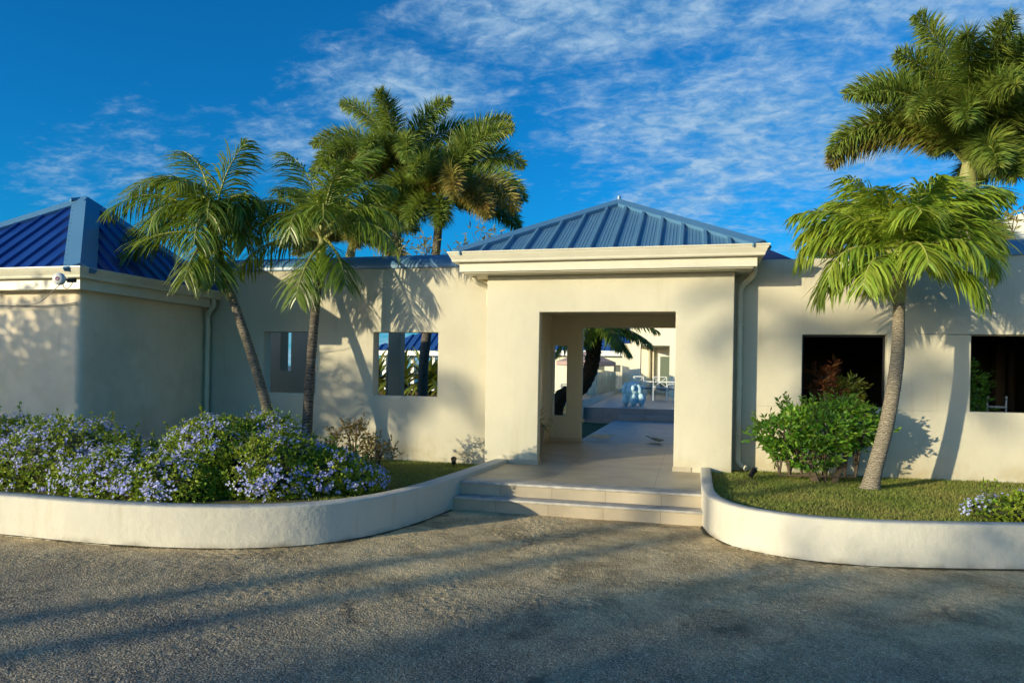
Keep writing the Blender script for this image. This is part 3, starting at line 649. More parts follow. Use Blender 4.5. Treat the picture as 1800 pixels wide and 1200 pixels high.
# ------------------------------------------------------------------ round antenna on the garage corner and its cable
an = thing('wireless_antenna', 'small round white antenna disc with a red swirl on the garage gutter corner', 'antenna', (-7.72, 7.33, 2.70))
Mred = mat('red_mark', (.30, .03, .06), .5)
m = MB(); ax = Vector((.35, -1, -.05)).normalized(); cpt = Vector((-7.73, 7.20, 2.69)); a1 = ax.cross(Vector((0, 0, 1))).normalized(); a2 = a1.cross(ax)
prof = [(.0, .045), (.045, .042), (.068, .03), (.076, .012), (.078, -.01), (.06, -.03), (.0, -.035)]
vs = []; fs = []; n = 24
for r_, h in prof:
    for k in range(n): t = 2*math.pi*k/n; vs.append(cpt+ax*h+(a1*math.cos(t)+a2*math.sin(t))*max(r_, .001))
for i in range(len(prof)-1):
    for k in range(n): fs.append((i*n+k, i*n+(k+1) % n, (i+1)*n+(k+1) % n, (i+1)*n+k))
m.add(vs, fs); obj('disc', m, mat('disc_plastic', (.66, .66, .64), .4), an, smooth=True, merge=True)
m = MB(); pts = []
for k in range(34):
    t = k/33; r_ = .008+.019*t; aa = 6.283*1.45*t; pts.append(cpt+ax*(.046-.002*t)+a1*r_*math.cos(aa)+a2*r_*math.sin(aa))
m.tube(pts, [.0025+.003*math.sin(math.pi*min(1, k/33)) for k in range(34)], 6); obj('emblem', m, Mred, an)
m = MB(); m.box(-7.72, -7.60, 7.30, 7.335, 2.66, 2.72); m.tube([cpt-ax*.03, (-7.70, 7.32, 2.69)], .014, 8); obj('bracket', m, M_black, an)
m = MB(); m.tube(spline([(-7.71, 7.23, 2.64), (-7.70, 7.25, 2.585), (-7.66, 7.28, 2.59), (-7.63, 7.31, 2.67)], 6), .005, 6); obj('cable', m, M_black, an)
m = MB(); m.tube(spline([(-12, 7.60, 2.40), (-10, 7.60, 2.43), (-8.9, 7.62, 2.40), (-8.2, 7.63, 2.41), (-7.9, 7.63, 2.44)], 6), .006, 6); m.tube(spline([(-8.9, 7.62, 2.41), (-8.4, 7.5, 2.42), (-7.9, 7.28, 2.56), (-7.75, 7.22, 2.62)], 6), .005, 6)
tag(obj('wall_cable', m, mat('cable_grey', (.25, .22, .17), .7)), 'thin slack cable strung along the garage wall under the gutter', 'cable')

# ------------------------------------------------------------------ foliage helpers
def leaflet(mb, p, d, wv, L, w, g, segs=3):
    vs = []; prof = (.45, 1, .85, 0) if segs == 3 else (.5, 1, 0); q = Vector(p); d = Vector(d)
    for k in range(segs+1):
        ww = wv*(w*.5*prof[k])
        if prof[k] == 0: vs.append(q.copy())
        else: vs += [q-ww, q+ww]
        if k < segs:
            q = q+d*(L/segs); d = (d+Vector((0, 0, -g))).normalized(); wv = (wv-d*wv.dot(d)).normalized()
    fs = [(2*k, 2*k+1, 2*k+3, 2*k+2) for k in range(segs-1)]+[(2*segs-2, 2*segs-1, 2*segs)]
    mb.add(vs, fs)
def frond(base, az, el, L, droop, style='feather', nl=46, ll=.5, lw=.035, curl=0, seed=0):
    rnd = random.Random(seed); ml = MB(); mr_ = MB(); n = 22; p = Vector(base); pts = []; dirs = []
    a = R(az); e = R(el)
    for i in range(n+1):
        t = i/n; ee = e-R(droop)*t**1.35; aa = a+R(curl)*t
        d = Vector((math.cos(ee)*math.cos(aa), math.cos(ee)*math.sin(aa), math.sin(ee))); pts.append(p.copy()); dirs.append(d); p = p+d*(L/n)
    mr_.tube(pts, [max(.004, .027*(1-.9*i/n)) for i in range(n+1)], 5)
    t0 = .2 if style == 'feather' else .16
    sd0 = Vector((-math.sin(a), math.cos(a), 0))
    for i in range(nl):
        t = t0+(1-t0)*i/(nl-1); f = t*n; k = min(n-1, int(f)); fr = f-k; q = pts[k].lerp(pts[k+1], fr); d = dirs[k].lerp(dirs[min(n, k+1)], fr).normalized()
        sd = (sd0-d*sd0.dot(d)).normalized(); up = sd.cross(d)
        if up.z < 0 and abs(d.z) < .95: pass
        upv = d.cross(sd)*-1
        env = math.sin(math.pi*(.16+.80*(t-t0)/(1-t0)))**.6
        if style == 'feather':
            for s in (-1, 1):
                fw = .6+.9*(t-t0)+rnd.uniform(-.2, .2); v = rnd.uniform(-.15, .75)
                dd = (sd*s+d*fw+upv*v).normalized(); wv = (d+upv*rnd.uniform(-.5, .3)).normalized(); wv = (wv-dd*wv.dot(dd)).normalized()
                leaflet(ml, q, dd, wv, ll*env*rnd.uniform(.75, 1.12), lw*rnd.uniform(.8, 1.2), rnd.uniform(.22, .62))
        else:
            for j in range(12):
                th = 6.283*(j/12)+rnd.uniform(-.5, .5)
                out = sd*math.cos(th)+upv*math.sin(th)
                dd = (out+d*rnd.uniform(.45, .9)).normalized(); wv = d-dd*d.dot(dd); wv = (wv.normalized()+out.cross(d)*rnd.uniform(-.6, .6)).normalized(); wv = (wv-dd*wv.dot(dd)).normalized()
                leaflet(ml, q, dd, wv, ll*env*rnd.uniform(.7, 1.15), lw*rnd.uniform(.7, 1.1), .38, 2)
    return ml, mr_
def palm(name, label, group, trunk_pts, trunk_r, mt, shaft_len, shaft_r, fronds, mleaf, style='feather', nl=46, ll=.5, lw=.035, spear=0, seed=1, old=None, cat='palm tree', tilt=None):
    tp = spline(trunk_pts, 6); t = thing(name, label, cat, tuple(tp[0]), group)
    m = MB(); n = len(tp); rr = []
    for i in range(n):
        f = i/(n-1); r0 = trunk_r[0]+(trunk_r[1]-trunk_r[0])*min(1, f*1.1); r0 += trunk_r[2]*math.exp(-f*16) if len(trunk_r) > 2 else 0
        rr.append(r0)
    # ringed trunk
    P2 = []; R2 = []
    for i in range(n-1):
        seg = max(2, int((tp[i+1]-tp[i]).length/.035))
        for k in range(seg):
            f = k/seg; P2.append(tp[i].lerp(tp[i+1], f)); R2.append((rr[i]*(1-f)+rr[i+1]*f)*(1+.025*(k % 2)+.035*noise.noise(P2[-1]*9)))
    P2.append(tp[-1]); R2.append(rr[-1]); m.tube(P2, R2, 14); obj('trunk', m, mt, t, smooth=True, angle=60)
    top = tp[-1]; ax = (tp[-1]-tp[-3]).normalized(); ct = top+ax*shaft_len
    m = MB(); m.tube([top-ax*.02, top+ax*shaft_len*.2, top+ax*shaft_len*.55, ct-ax*.02], [trunk_r[1]*1.02, shaft_r*1.15, shaft_r, shaft_r*.6], 12); obj('crownshaft', m, M_shaft, t, smooth=True)
    for i, fr in enumerate(fronds):
        az, el, L, dr = fr[:4]; cu = fr[4] if len(fr) > 4 else 0
        ml, mr_ = frond(ct-ax*random.uniform(.02, shaft_len*.35), az, el, L, dr, style, nl, ll, lw, cu, seed*100+i)
        mm = old if (old and len(fr) > 5 and fr[5]) else mleaf
        ml.cm = 0; b = len(ml.v); ml.v += mr_.v; ml.f += [tuple(b+q for q in f) for f in mr_.f]; ml.m += [1]*len(mr_.f)
        obj('frond', ml, [mm, M_rach], t)
    for i in range(spear):
        m = MB(); d = Vector((.12+.1*i, -.05, 1)).normalized(); m.tube([ct, ct+d*.6, ct+d*1.6+Vector((.06, 0, 0))], [.03, .022, .004], 6); obj('spear_leaf', m, M_shaft, t)
    return t

# --- foreground palms
palm('palm_tree', 'slim palm leaning left out of the flower hedge, nearest the garage', 'slender palms in the front beds',
     [(-5.70, 8.86, .22), (-5.76, 8.86, .8), (-6.11, 8.86, 1.83), (-6.51, 8.86, 2.81), (-6.64, 8.86, 3.2)], (.08, .053, .03), M_trunk, .5, .06,
     [(180, 66, 1.85, 112, 0), (190, 48, 1.9, 100, 0), (176, 34, 1.85, 92, 0), (200, 10, 1.6, 75, 0), (188, 84, 1.5, 110, 0), (170, 58, 1.6, 130, 0), 
      (270, 84, 1.2, 130, 0), (350, 84, 1.0, 180, 0), (20, 80, 1.1, 150, 0), (90, 60, 1.0, 130, 0), (300, 75, 1.1, 175, 0), (330, 62, .95, 175, 0), (0, 88, 1.45, 45, 0), (160, 84, 1.6, 70, 0), (240, 60, 1.2, 150, 0), (290, 20, 1.0, 110, 0), (350, 30, .85, 130, 0), (275, -30, 1.05, 45, 0), (310, -40, 1.0, 40, 0), ],
     M_palm, nl=62, ll=.62, lw=.020, seed=1)
palm('palm_tree', 'slim palm with a straight dark trunk between the two open windows of the garden wall', 'slender palms in the front beds',
     [(-5.46, 9.3, .20), (-5.45, 9.3, .8), (-5.41, 9.3, 1.68), (-5.36, 9.35, 2.72), (-5.33, 9.37, 3.15)], (.08, .058, .03), M_trunkg, .5, .065,
     [(180, 62, 1.7, 110, 0), (190, 35, 1.75, 95, 0), (170, 45, 1.6, 115, 0), (270, 55, 1.2, 150, 0), (300, 70, 1.2, 150, 0), (350, 30, 1.45, 95, 0), (185, 12, 1.5, 75, 0),
      (8, 52, 1.4, 115, 0), (60, 60, 1.3, 110, 0), (100, 70, 1.2, 100, 0), (165, 78, 1.4, 95, 0), (320, 82, 1.3, 80, 0),    (20, 74, 1.4, 95, 0), (170, 86, 1.65, 60, 0), (30, 84, 1.6, 60, 0), (265, -40, 1.1, 40, 0),  (330, -30, 1.0, 50, 0)],
     M_palm, nl=62, ll=.62, lw=.020, seed=2)
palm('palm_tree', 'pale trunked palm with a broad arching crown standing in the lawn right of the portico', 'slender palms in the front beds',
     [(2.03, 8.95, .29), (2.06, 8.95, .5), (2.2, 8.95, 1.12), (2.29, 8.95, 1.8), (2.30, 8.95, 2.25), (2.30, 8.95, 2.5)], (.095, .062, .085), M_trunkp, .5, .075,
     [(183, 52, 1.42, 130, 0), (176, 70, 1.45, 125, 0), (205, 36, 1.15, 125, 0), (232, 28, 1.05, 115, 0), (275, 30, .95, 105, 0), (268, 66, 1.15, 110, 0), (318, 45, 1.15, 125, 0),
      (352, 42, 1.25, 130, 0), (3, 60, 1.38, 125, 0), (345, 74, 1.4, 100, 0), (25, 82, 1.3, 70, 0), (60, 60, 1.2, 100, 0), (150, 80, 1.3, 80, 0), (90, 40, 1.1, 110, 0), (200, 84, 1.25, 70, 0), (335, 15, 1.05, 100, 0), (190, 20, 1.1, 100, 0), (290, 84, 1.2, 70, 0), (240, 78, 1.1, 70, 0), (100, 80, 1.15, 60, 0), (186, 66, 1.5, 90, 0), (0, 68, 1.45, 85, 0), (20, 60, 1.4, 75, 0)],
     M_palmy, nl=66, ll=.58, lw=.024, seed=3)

# --- foxtail palms behind the walls
FG = 'foxtail palms behind the walls'
palm('foxtail_palm', 'bushiest foxtail palm behind the garden wall, right of the straight dark palm', FG,
     [(-7.35, 16.5, .1), (-7.3, 16.5, 2), (-7.25, 16.5, 4), (-7.25, 16.5, 5.75)], (.14, .11, .05), M_trunkg, .8, .12,
     [(185, 66, 2.9, 100, 0), (180, 45, 2.7, 95, 0), (175, 80, 2.9, 70, 0), (15, 64, 2.8, 85, 0), (5, 40, 2.2, 95, 0), (270, 50, 2.3, 120, 0), (300, 45, 2.4, 120, 0), (230, 45, 2.4, 115, 0), (90, 60, 2.4, 90, 0), (275, 80, 2.4, 75, 0), (250, 20, 2.1, 95, 0, 1), (190, 18, 2.2, 90, 0), (345, 78, 2.6, 70, 0), (130, 60, 2.4, 90, 0), (320, 15, 2.0, 85, 0, 1)],
     M_fox, 'fox', 66, .52, .026, 1, 4, M_foxold)
palm('foxtail_palm', 'foxtail palm with browning lower fronds just left of the portico roof', FG,
     [(-6.28, 16, .1), (-6.27, 16, 1.8), (-6.1, 16, 3.4), (-5.95, 16, 5.1)], (.13, .10, .05), M_trunkg, .7, .11,
     [(0, 50, 2.5, 120, 0), (15, 66, 2.5, 105, 0), (345, 32, 2.4, 100, 0, 1), (355, 72, 2.6, 75, 0), (300, 42, 2.2, 120, 0, 1), (270, 55, 2.1, 115, 0), (235, 40, 2.0, 115, 0), (185, 45, 1.9, 110, 0), (90, 60, 2.0, 95, 0), (60, 80, 2.2, 55, 0), (325, 14, 2.1, 80, 0, 1), (200, 10, 1.7, 85, 0, 1), (30, 25, 2.2, 90, 0), (200, 80, 2.1, 70, 0), (5, 82, 2.7, 85, 0), (265, 0, 1.8, 60, 0), (290, -5, 1.7, 60, 0), (220, 0, 1.7, 60, 0)],
     M_fox, 'fox', 62, .52, .026, 1, 5, M_foxold)
palm('foxtail_palm', 'foxtail palm half hidden behind the crown of the straight dark palm', FG,
     [(-8.9, 17, .1), (-8.9, 17, 2), (-8.85, 17, 4), (-8.8, 17, 4.5)], (.13, .10, .05), M_trunkg, .6, .11,
     [(180, 60, 2.2, 105, 0), (200, 35, 2.1, 100, 0), (160, 45, 2.0, 110, 0), (0, 50, 2.1, 105, 0), (270, 55, 2.0, 115, 0), (300, 30, 2.0, 105, 0, 1), (240, 20, 1.9, 95, 0, 1), (90, 70, 2, 80, 0), (345, 15, 1.9, 90, 0, 1), (220, 70, 2, 90, 0), (10, 78, 2.1, 70, 0)],
     M_fox, 'fox', 56, .52, .026, 0, 6, M_foxold)
palm('foxtail_palm', 'tallest foxtail palm at the upper right with a green crown shaft', FG,
     [(4.95, 15.0, .1), (4.95, 15, 2.2), (4.95, 15, 3.9), (4.98, 15, 4.95)], (.17, .14, .05), M_trunkp, .9, .15,
     [(185, 56, 3.0, 118, 0), (180, 44, 2.8, 105, 0, 1), (178, 76, 3.0, 105, 0), (250, 78, 2.9, 95, 0), (8, 55, 2.6, 105, 0), (0, 76, 2.8, 95, 0), (270, 66, 2.5, 110, 0), (230, 60, 2.6, 115, 0), (305, 62, 2.5, 110, 0), (340, 38, 2.4, 100, 0), (90, 60, 2.5, 90, 0), (130, 65, 2.6, 95, 0), (200, 70, 2.9, 100, 0), (355, 22, 2.1, 85, 0, 1), (300, 82, 2.8, 90, 0), (130, 84, 2.9, 90, 0), (200, 84, 2.7, 75, 0), (340, 84, 2.7, 75, 0), (270, 80, 2.9, 80, 0), (250, 60, 2.2, 120, 0), (30, 84, 3.0, 55, 0), (200, 88, 3.0, 50, 0), (265, 25, 2.0, 95, 0), (280, 0, 1.7, 65, 0)],
     M_fox, 'fox', 78, .56, .026, 0, 7, M_foxold)
palm('foxtail_palm', 'foxtail palm cut off by the right edge of the picture', FG,
     [(7.3, 16.0, .1), (7.3, 16, 3), (7.2, 16, 5.4)], (.15, .12, .05), M_trunkp, .8, .13,
     [(180, 58, 2.8, 110, 0), (200, 35, 2.5, 100, 0), (170, 80, 2.8, 70, 0), (240, 55, 2.4, 110, 0), (280, 50, 2.3, 110, 0), (0, 60, 2.3, 100, 0), (90, 60, 2.3, 90, 0), (320, 40, 2.3, 100, 0), (160, 20, 2.2, 85, 0, 1), (195, 65, 2.6, 115, 0), (185, 8, 2.2, 65, 0)],
     M_fox, 'fox', 66, .56, .026, 0, 8, M_foxold)
palm('foxtail_palm', 'small foxtail palm peeping out over the pale trunked palm', FG,
     [(4.3, 16.0, .1), (4.25, 16, 2.5), (4.3, 16, 3.7)], (.12, .09, .05), M_trunkp, .6, .1,
     [(185, 60, 2.2, 115, 0), (200, 45, 2.1, 110, 0, 1), (270, 65, 1.9, 110, 0), (0, 50, 1.9, 105, 0), (330, 45, 1.9, 110, 0), (90, 70, 1.8, 80, 0), (230, 30, 1.9, 95, 0, 1), (180, 30, 2.0, 90, 0)],
     M_fox, 'fox', 56, .52, .026, 0, 9, M_foxold)

# --- bare-branched tree, courtyard palm
def branch(mb, p, d, L, r, depth, rnd, tips):
    pts = [p]; q = p.copy(); dd = d.copy()
    for k in range(4):
        dd = (dd+Vector((rnd.uniform(-.25, .25), rnd.uniform(-.25, .25), rnd.uniform(-.1, .3)))).normalized(); q = q+dd*L/4; pts.append(q.copy())
    mb.tube(pts, [r*(1-.12*k) for k in range(5)], 5)
    if depth == 0: tips.append((q, dd)); return
    for k in range(rnd.choice((2, 3))):
        nd = (dd+Vector((rnd.uniform(-.9, .9), rnd.uniform(-.9, .9), rnd.uniform(-.2, .5)))).normalized(); branch(mb, q, nd, L*.72, r*.62, depth-1, rnd, tips)
def leafball(mb, c, rad, n, L, w, rnd, flat=0):
    for _ in range(n):
        v = Vector((rnd.gauss(0, 1), rnd.gauss(0, 1), rnd.gauss(0, 1))).normalized(); p = c+v*rad*rnd.uniform(.2, 1)
        d = (v+Vector((rnd.uniform(-.8, .8), rnd.uniform(-.8, .8), rnd.uniform(-.5, .8)))).normalized(); wv = d.cross(Vector((rnd.uniform(-1, 1), rnd.uniform(-1, 1), rnd.uniform(-1, 1)))).normalized()
        l = L*rnd.uniform(.7, 1.2); ww = wv*w*.5*rnd.uniform(.8, 1.2); mb.add([p, p+d*l*.5-ww, p+d*l, p+d*l*.5+ww], [(0, 1, 2, 3)])
def small_tree(name, label, cat, base, h, r, depth, seed, mleaf, nleaf, L, w, group=None, rad=.25, lean=(0, 0)):
    rnd = random.Random(seed); t = thing(name, label, cat, base, group); m = MB(); tips = []; b = Vector(base)
    m.tube([b, b+Vector((lean[0]*.5, lean[1]*.5, h*.3)), b+Vector((lean[0], lean[1], h*.5))], [r, r*.8, r*.7], 8)
    for k in range(4): a = 6.283*k/4+rnd.uniform(-.4, .4); branch(m, b+Vector((lean[0], lean[1], h*.5)), Vector((math.cos(a)*.8, math.sin(a)*.8, .8)).normalized(), h*.24, r*.5, depth, rnd, tips)
    obj('trunk', m, M_twig, t, smooth=True); f = MB()
    for q, d in tips: leafball(f, q, rad, nleaf, L, w, rnd)
    obj('crown', f, mleaf, t); return t
small_tree('frangipani_tree', 'sparse open branched tree behind the wall beside the portico roof', 'tree', (-5.2, 15, .1), 4.3, .07, 3, 21, M_foxold, 7, .16, .035, rad=.16)
small_tree('frangipani_tree', 'sparse twiggy tree with dry leaves above the right hand wall', 'tree', (5.2, 13.5, .1), 4.0, .07, 3, 22, M_foxold, 8, .14, .035, rad=.15)

cp = thing('date_palm', 'dark shaggy leaning palm in the courtyard seen through the doorway', 'palm tree', (-3.3, 17, .15))
m = MB(); tp = spline([(-3.3, 17, .1), (-3.1, 17, 1.0), (-2.62, 17, 1.25), (-2.36, 17, 1.75), (-2.28, 17, 2.4), (-2.28, 17, 2.9)], 8); m.tube(tp, [.17+.02*(i % 2) for i in range(len(tp))], 12); obj('trunk', m, trunk_mat('dark_trunk', (.10, .065, .035), (.03, .02, .012), 14), cp, smooth=True)
rnd = random.Random(5)
m = MB(); m.tube(tp, .168, 6)
for i in range(0, len(tp)-2):
    for k in range(12):
        a = rnd.uniform(0, 6.283); d = Vector((math.cos(a), math.sin(a), .9)).normalized(); p = tp[i]+Vector((math.cos(a), math.sin(a), 0))*.15; leaflet(m, p, d, Vector((-math.sin(a), math.cos(a), 0)), .16, .05, .1, 2)
obj('bark_fibres', m, M_twig, cp)
for i, (az, el, L, dr) in enumerate([(0, 20, 1.6, 60), (350, 0, 1.5, 45), (15, 40, 1.7, 80), (300, 10, 1.5, 70), (250, 10, 1.5, 80), (180, 20, 1.6, 70), (200, 50, 1.6, 90), (60, 30, 1.6, 80), (120, 30, 1.6, 80), (330, 55, 1.7, 95), (275, 50, 1.5, 100), (340, -15, 1.2, 50), (210, -15, 1.3, 50), (20, 5, 1.5, 50), (355, 10, 1.0, 60), (5, -20, 1.1, 40), (320, -10, 1.1, 50), (260, -10, 1.0, 50)]):
    ml, mr_ = frond((-2.28, 17, 2.75), az, el, L, dr, 'feather', 56, .46, .026, 0, 900+i); b = len(ml.v); ml.v += mr_.v; ml.f += [tuple(b+q for q in f) for f in mr_.f]; ml.m += [1]*len(mr_.f)
    obj('frond', ml, [M_palm, M_twig], cp)

# ------------------------------------------------------------------ shrubs
def shrub(name, label, cat, blobs, nleaf, L, w, mleaf, nfl=0, seed=1, zmin=.3, group=None, fl_bias=None, sprigs=0, core=.72, clampY=None):
    rnd = random.Random(seed); c0 = blobs[0]; t = thing(name, label, cat, (c0[0], c0[1], zmin), group)
    areas = [b[3]*b[4]+b[3]*b[5]+b[4]*b[5] for b in blobs]; tot = sum(areas); lf = MB(); fl = MB(); stm = MB(); cr = MB()
    def onsurf(b, k=1.0):
        v = Vector((rnd.gauss(0, 1), rnd.gauss(0, 1), rnd.gauss(0, 1))).normalized(); p = Vector((b[0]+v.x*b[3]*k, b[1]+v.y*b[4]*k, b[2]+v.z*b[5]*k))
        s = 1+.16*noise.noise(p*2.3)+.10*noise.noise(p*6.1); p = Vector((b[0]+v.x*b[3]*k*s, b[1]+v.y*b[4]*k*s, b[2]+v.z*b[5]*k*s)); n_ = Vector((v.x/b[3], v.y/b[4], v.z/b[5])).normalized(); return p, n_
    def buried(p):
        for b in blobs:
            if ((p.x-b[0])/b[3])**2+((p.y-b[1])/b[4])**2+((p.z-b[2])/b[5])**2 < .60: return True
        return False
    cnt = 0
    while cnt < nleaf:
        b = rnd.choices(blobs, areas)[0]; k = 1-abs(rnd.gauss(0, .09)) if rnd.random() < .9 else 1+rnd.uniform(0, .09); p, n_ = onsurf(b, k)
        if p.z < zmin or buried(p): continue
        if clampY and p.y > clampY: continue
        g = noise.noise(p*3.7)
        if g < -.28 and rnd.random() < .75: continue
        for q in range(3):
            cnt += 1
            d = (n_*.7+Vector((rnd.uniform(-1, 1), rnd.uniform(-1, 1), rnd.uniform(-.5, 1)))).normalized(); wv = d.cross(n_+Vector((rnd.uniform(-.6, .6),)*3)).normalized() if abs(d.dot(n_)) < .98 else d.orthogonal().normalized()
            l = L*rnd.uniform(.6, 1.25); ww = wv*w*.5*rnd.uniform(.8, 1.2); nn = d.cross(wv)*w*.15
            lf.add([p, p+d*l*.45-ww+nn, p+d*l, p+d*l*.45+ww+nn], [(0, 1, 2), (0, 2, 3)])
    # longer shoots breaking the outline
    for _ in range(sprigs):
        b = rnd.choices(blobs, areas)[0]; p, n_ = onsurf(b, .95)
        if p.z < zmin+.15: continue
        d = (n_+Vector((rnd.uniform(-.4, .4), rnd.uniform(-.4, .4), .7))).normalized(); l = rnd.uniform(.08, .24); e = p+d*l; stm.tube([p, e], .003, 3)
        for k in range(int(l/.016)):
            q = p.lerp(e, rnd.random()); dd = (d*.5+Vector((rnd.uniform(-1, 1), rnd.uniform(-1, 1), rnd.uniform(-.4, .7)))).normalized(); wv = dd.orthogonal().normalized()*w*.5; lf.add([q, q+dd*L*.5-wv, q+dd*L, q+dd*L*.5+wv], [(0, 1, 2, 3)])
    for _ in range(nfl):
        b = rnd.choices(blobs, areas)[0]; p, n_ = onsurf(b, 1.03)
        if p.z < zmin+.06 or buried(p) or n_.y > .5: continue
        if noise.noise(p*1.9+Vector((9, 0, 0))) +.5*noise.noise(p*5)< (-.08 if not fl_bias else fl_bias)-rnd.random()*.35: continue
        m_ = rnd.randint(5, 12)
        for k in range(m_):
            q = p+Vector((rnd.gauss(0, 1), rnd.gauss(0, 1), rnd.gauss(0, 1)))*.024; d = (n_+Vector((rnd.uniform(-.7, .7), rnd.uniform(-.9, .3), rnd.uniform(-.2, .8)))).normalized(); a = d.orthogonal().normalized(); c = d.cross(a); r_ = rnd.uniform(.011, .017); vs = [q]; fs = []
            for j in range(10):
                th = 6.283*j/10; rr = r_ if j % 2 == 0 else r_*.5; vs.append(q+(a*math.cos(th)+c*math.sin(th))*rr+d*.003)
            for j in range(10): fs.append((0, 1+j, 1+(j+1) % 10))
            fl.add(vs, fs)
    # woody centre
    for b in blobs[1:]: stm.tube([(blobs[0][0], blobs[0][1], zmin-.02), (b[0], b[1], zmin-.02)], .012, 4)
    for b in blobs:
        for _ in range(7):
            v = Vector((rnd.uniform(-1, 1)*b[3]*.8, rnd.uniform(-1, 1)*b[4]*.8, b[5]*rnd.uniform(.2, .8))); base = Vector((b[0], b[1], zmin-.02)); stm.tube([base, Vector((b[0], b[1], b[2]))+v*.5, Vector((b[0], b[1], b[2]))+v], [.012, .008, .003], 4)
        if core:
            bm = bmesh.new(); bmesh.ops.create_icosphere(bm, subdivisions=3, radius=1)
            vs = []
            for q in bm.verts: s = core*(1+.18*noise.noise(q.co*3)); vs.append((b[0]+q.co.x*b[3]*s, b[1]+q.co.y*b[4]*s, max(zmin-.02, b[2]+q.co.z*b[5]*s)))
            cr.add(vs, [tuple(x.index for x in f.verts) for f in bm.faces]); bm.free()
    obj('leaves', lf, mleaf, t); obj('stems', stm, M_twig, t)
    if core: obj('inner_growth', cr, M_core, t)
    if nfl: o = obj('flowers', fl, M_bloom, t); o['kind'] = 'stuff'
    return t
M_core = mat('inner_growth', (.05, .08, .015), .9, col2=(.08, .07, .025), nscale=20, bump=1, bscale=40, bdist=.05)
PG = 'pale blue plumbago bushes in the beds'
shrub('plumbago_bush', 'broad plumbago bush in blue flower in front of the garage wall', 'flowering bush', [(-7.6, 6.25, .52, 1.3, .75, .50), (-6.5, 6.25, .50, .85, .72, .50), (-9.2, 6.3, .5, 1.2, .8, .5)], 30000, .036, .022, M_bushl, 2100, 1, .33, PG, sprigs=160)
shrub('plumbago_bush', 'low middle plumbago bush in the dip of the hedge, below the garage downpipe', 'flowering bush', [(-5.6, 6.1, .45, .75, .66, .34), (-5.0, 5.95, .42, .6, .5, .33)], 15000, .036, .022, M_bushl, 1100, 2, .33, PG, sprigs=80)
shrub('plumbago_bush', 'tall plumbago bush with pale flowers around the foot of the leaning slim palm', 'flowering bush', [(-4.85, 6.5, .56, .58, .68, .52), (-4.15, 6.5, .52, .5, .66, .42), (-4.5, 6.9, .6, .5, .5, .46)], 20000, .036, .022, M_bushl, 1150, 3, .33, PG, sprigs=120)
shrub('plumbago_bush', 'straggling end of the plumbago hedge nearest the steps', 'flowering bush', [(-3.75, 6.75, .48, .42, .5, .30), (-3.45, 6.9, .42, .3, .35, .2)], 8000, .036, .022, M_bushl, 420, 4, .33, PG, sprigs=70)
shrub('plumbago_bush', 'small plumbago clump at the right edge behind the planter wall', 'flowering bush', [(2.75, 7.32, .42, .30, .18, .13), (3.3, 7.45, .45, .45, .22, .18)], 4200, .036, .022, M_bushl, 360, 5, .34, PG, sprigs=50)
shrub('copper_shrub', 'small coppery twiggy shrub against the garden wall under the second window', 'shrub', [(-4.35, 8.6, .62, .26, .22, .28), (-4.1, 8.8, .45, .2, .2, .18)], 1500, .045, .02, mat('copper_leaf', (.14, .16, .03), .5, col2=(.26, .14, .05), nscale=6, transl=(.32, .26, .05), island=.4), 0, 6, .25, sprigs=70, core=0)
shrub('green_shrub', 'bright green leafy shrub under the dark window beside the pale palm trunk', 'shrub', [(1.62, 9.35, .98, .42, .34, .26), (1.08, 9.3, .92, .30, .28, .17), (1.98, 9.45, 1.0, .28, .26, .24), (1.35, 9.4, 1.12, .24, .26, .12), (1.85, 9.4, 1.20, .20, .2, .13), (1.42, 9.35, .66, .34, .25, .17), (1.2, 9.3, .74, .26, .22, .12)], 6200,   .075, .031, M_green, 0, 7, .42, sprigs=240, core=0)
m = MB()
rnd = random.Random(3)
for k in range(7): a = rnd.uniform(0, 6.28); m.tube([(1.62+.1*math.cos(a), 9.4+.06*math.sin(a), .28), (1.60+.25*math.cos(a), 9.4+.1*math.sin(a), .6), (1.55+.5*math.cos(a), 9.4+.2*math.sin(a), .95)], [.035, .022, .01], 6)
gs = [o for o in S.objects if o.name.startswith('green_shrub')][0]; obj('stems', m, M_twig, gs)

# plants inside the windows and doorway
def strap_plant(name, label, c, n, L, w, m_, seed, group=None, el=(35, 85), g=.25):
    rnd = random.Random(seed); t = thing(name, label, 'plant', c, group); lf = MB()
    for k in range(n):
        a = rnd.uniform(0, 6.283); e = R(rnd.uniform(*el)); d = Vector((math.cos(e)*math.cos(a), math.cos(e)*math.sin(a), math.sin(e))); wv = Vector((-math.sin(a), math.cos(a), 0)); p = Vector(c)+Vector((math.cos(a), math.sin(a), 0))*.03
        q = p; vs = []; l = L*rnd.uniform(.7, 1.1)
        for s_ in range(7):
            f = s_/6; ww = wv*w*.5*(1-.9*f**2.5)*(.6+.4*min(1, f*4)); vs += [q-ww, q+ww]; q = q+d*l/6; d = (d+Vector((0, 0, -g))).normalized()
        lf.add(vs, [(2*i, 2*i+1, 2*i+3, 2*i+2) for i in range(6)])
    obj('leaves', lf, m_, t); m = MB(); m.tube([c, (c[0], c[1], c[2]+.12)], [.05, .03], 6); obj('stem', m, M_twig, t); return t
BG = 'strap leaved plants beyond the second open window'
for k, (x, y, z) in enumerate([(-9.45, 22, .95), (-8.5, 22.1, .95), (-10.4, 22, .95), (-7.6, 22.3, .95)]):
    strap_plant('agave', ['lush strap leaved agave left of the dark trunk in the second window', 'agave right of the dark trunk in the second window', 'lower agave at the left side of the second window', 'agave hidden to the right beyond the second window'][k], (x, y, z), 64, 1.6, .21, M_strap, 40+k, BG, (30, 85), .3)
